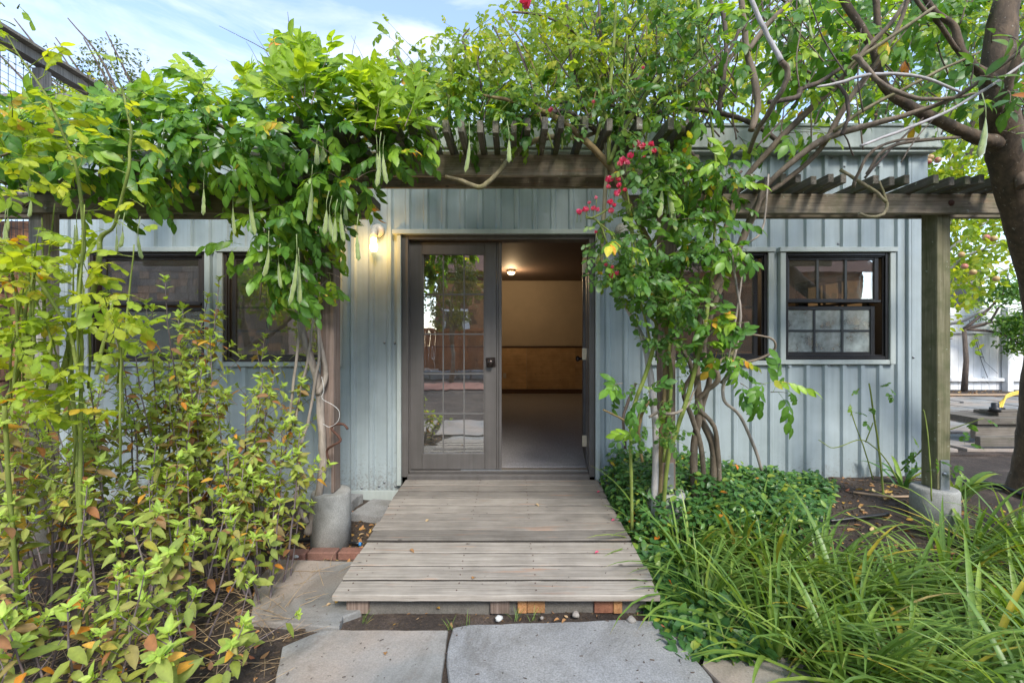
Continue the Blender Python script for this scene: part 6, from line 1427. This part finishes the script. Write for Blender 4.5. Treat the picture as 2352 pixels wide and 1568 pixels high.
# litter, chips and grit: one mass each
parts = []
def litter(n, f, s0, s1, dz=.006):
    for _ in range(n):
        x, y, z = f(); d = Vector((R.uniform(-1, 1), R.uniform(-1, 1), R.uniform(-.15, .25)))
        parts.append(xf(leaf_tpl(.05, .026, R.uniform(-.5, .6), R.uniform(-.5, .5)), frame_m((x, y, z+dz), d, rv(.5)+Vector((0, 0, 1)), R.uniform(s0, s1)), R.random()))
def fg(x0, x1, y0, y1):
    def f():
        x, y = R.uniform(x0, x1), R.uniform(y0, y1); return x, y, gz(x, y)
    return f
litter(700, fg(-3.2, -1.0, 1.3, 3.3), .5, 1.1); litter(90, fg(-1.5, -.95, 2.85, 3.6), .5, 1.1); litter(330, fg(1.7, 3.6, 2.6, 3.9), .5, 1.2); litter(160, fg(1.1, 2.6, 1.3, 2.6), .5, 1.1); litter(40, fg(-.6, .8, 2.1, 2.3), .2, .5); litter(300, fg(4, 12, 9.3, 10.7), .8, 1.3, .03)
for u, v in ((985, 1193), (941, 1256), (1085, 1318), (1270, 1100), (1230, 1160)): p = onground(u, v, .16); parts.append(xf(leaf_tpl(.05, .03, .5, .3), frame_m((p.x, p.y, .125+.0373*(p.y-2.195)+.006), (R.uniform(-1, 1), R.uniform(-1, 1), 0), (0, 0, 1), .75), R.random()))
for u, v in ((760, 1387), (885, 1506), (1010, 1400), (1285, 1424), (1300, 1424), (1515, 1440), (770, 1380)): p = onground(u, v, .02); parts.append(xf(leaf_tpl(.05, .03, .6, .3), frame_m((p.x, p.y, .026), (R.uniform(-1, 1), R.uniform(-1, 1), 0), (0, 0, 1), .6), R.random()))
tag(put('fallen_leaves', np_mesh('fallen_leaves', join(parts), [LF['litter']], None)), kind='stuff')
for u, v in ((1366, 1264), (1371, 1136), (1404, 1138 if False else 1196)):
    p = onground(u, v, .16); o = put('rose_petal', np_mesh('rose_petal', leaf_tpl(.028, .022, .7, -.2, .55), [LF['petal']], None), None, Matrix(frame_m((p.x, p.y, .125+.0373*(p.y-2.195)+.006), (1, .2, 0), (0, 0, 1), 1).tolist()))
    tag(o, {1366: 'fallen pink petal on the second plank from the front', 1371: 'fallen pink petal near the threshold end of the planks', 1404: 'fallen pink petal at the plank edge under the strap leaves'}[u], 'petal')
m = MB()
def chip(x, y, z, s):
    a = R.random()*3.14; l_ = s*R.uniform(.6, 2.2); w = s*R.uniform(.3, .7); h_ = s*R.uniform(.2, .5); ca, sa = math.cos(a), math.sin(a); ti = R.uniform(-.3, .3)
    vs = [(x+ca*i*l_-sa*j*w, y+sa*i*l_+ca*j*w, z+k*h_+i*ti*l_) for k in (0, 1) for i, j in ((-.5, -.5), (.5, -.35), (.45, .5), (-.5, .4))]
    m.add(vs, [(4, 5, 6, 7), (0, 1, 5, 4), (1, 2, 6, 5), (2, 3, 7, 6), (3, 0, 4, 7)])
for _ in range(5200): x, y, z = fg(-3.0, -.95, 1.2, 3.6)(); chip(x, y, z, R.uniform(.006, .02))
for _ in range(3000): x, y, z = fg(.9, 3.6, 1.3, 3.9)(); chip(x, y, z, R.uniform(.006, .02))
for _ in range(1500): x, y, z = fg(-1.1, 1.1, 1.9, 2.42)(); chip(x, y, z, R.uniform(.004, .011))
m.build('bark_mulch', BK['tree'], None, kind='stuff')
m = MB()
for _ in range(160):
    c = onground(R.uniform(560, 1640), R.uniform(1290, 1568), .02) if R.random() < .7 else onground(R.uniform(560, 800), R.uniform(1300, 1430), .02)
    if c.y > 2.16 and c.x > -.9: continue
    chip(c.x, c.y, .020, R.uniform(.003, .009))
for _ in range(90):
    x, y = R.uniform(-.85, .7), R.uniform(2.25, 3.8); chip(x, y, .125+.0373*(y-2.195), R.uniform(.002, .006))
m.build('grit', BK['dead'], None, kind='stuff')
m = MB()
for _ in range(420):                      # dry straw and twigs under the sage
    x, y, z = fg(-2.6, -1.05, 1.4, 2.7)(); a = R.random()*6.28; l_ = R.uniform(.08, .3); e = R.uniform(-.1, .5); p = Vector((x, y, z+R.uniform(0, .04))); q = p+Vector((math.cos(a)*l_, math.sin(a)*l_, l_*e))
    m.tube([p, p.lerp(q, .5)+rv(.01), q], [.0013, .0012, .0007], 4, False)
m.build('dry_straw', BK['straw'], None, kind='stuff')
m = MB()
parts = []
for (u, v, n_) in ((838, 1430, 12), (1033, 1445, 10), (1070, 1436, 6), (1225, 1425, 8), (1180, 1424, 8), (1470, 1398, 8)):
    c = onground(u, v, .0)
    for _ in range(n_):
        a = R.random()*6.28; parts.append(xf(strap(R.uniform(.04, .09), .003, rad(R.uniform(40, 85)), rad(40), R), frame_m((c.x+R.uniform(-.02, .02), c.y+R.uniform(-.01, .01), 0), (math.cos(a), math.sin(a), 0), (0, 0, 1)), R.random()))
tag(put('grass_tufts', np_mesh('grass_tufts', join(parts), [LF['strap']], None)), kind='stuff')
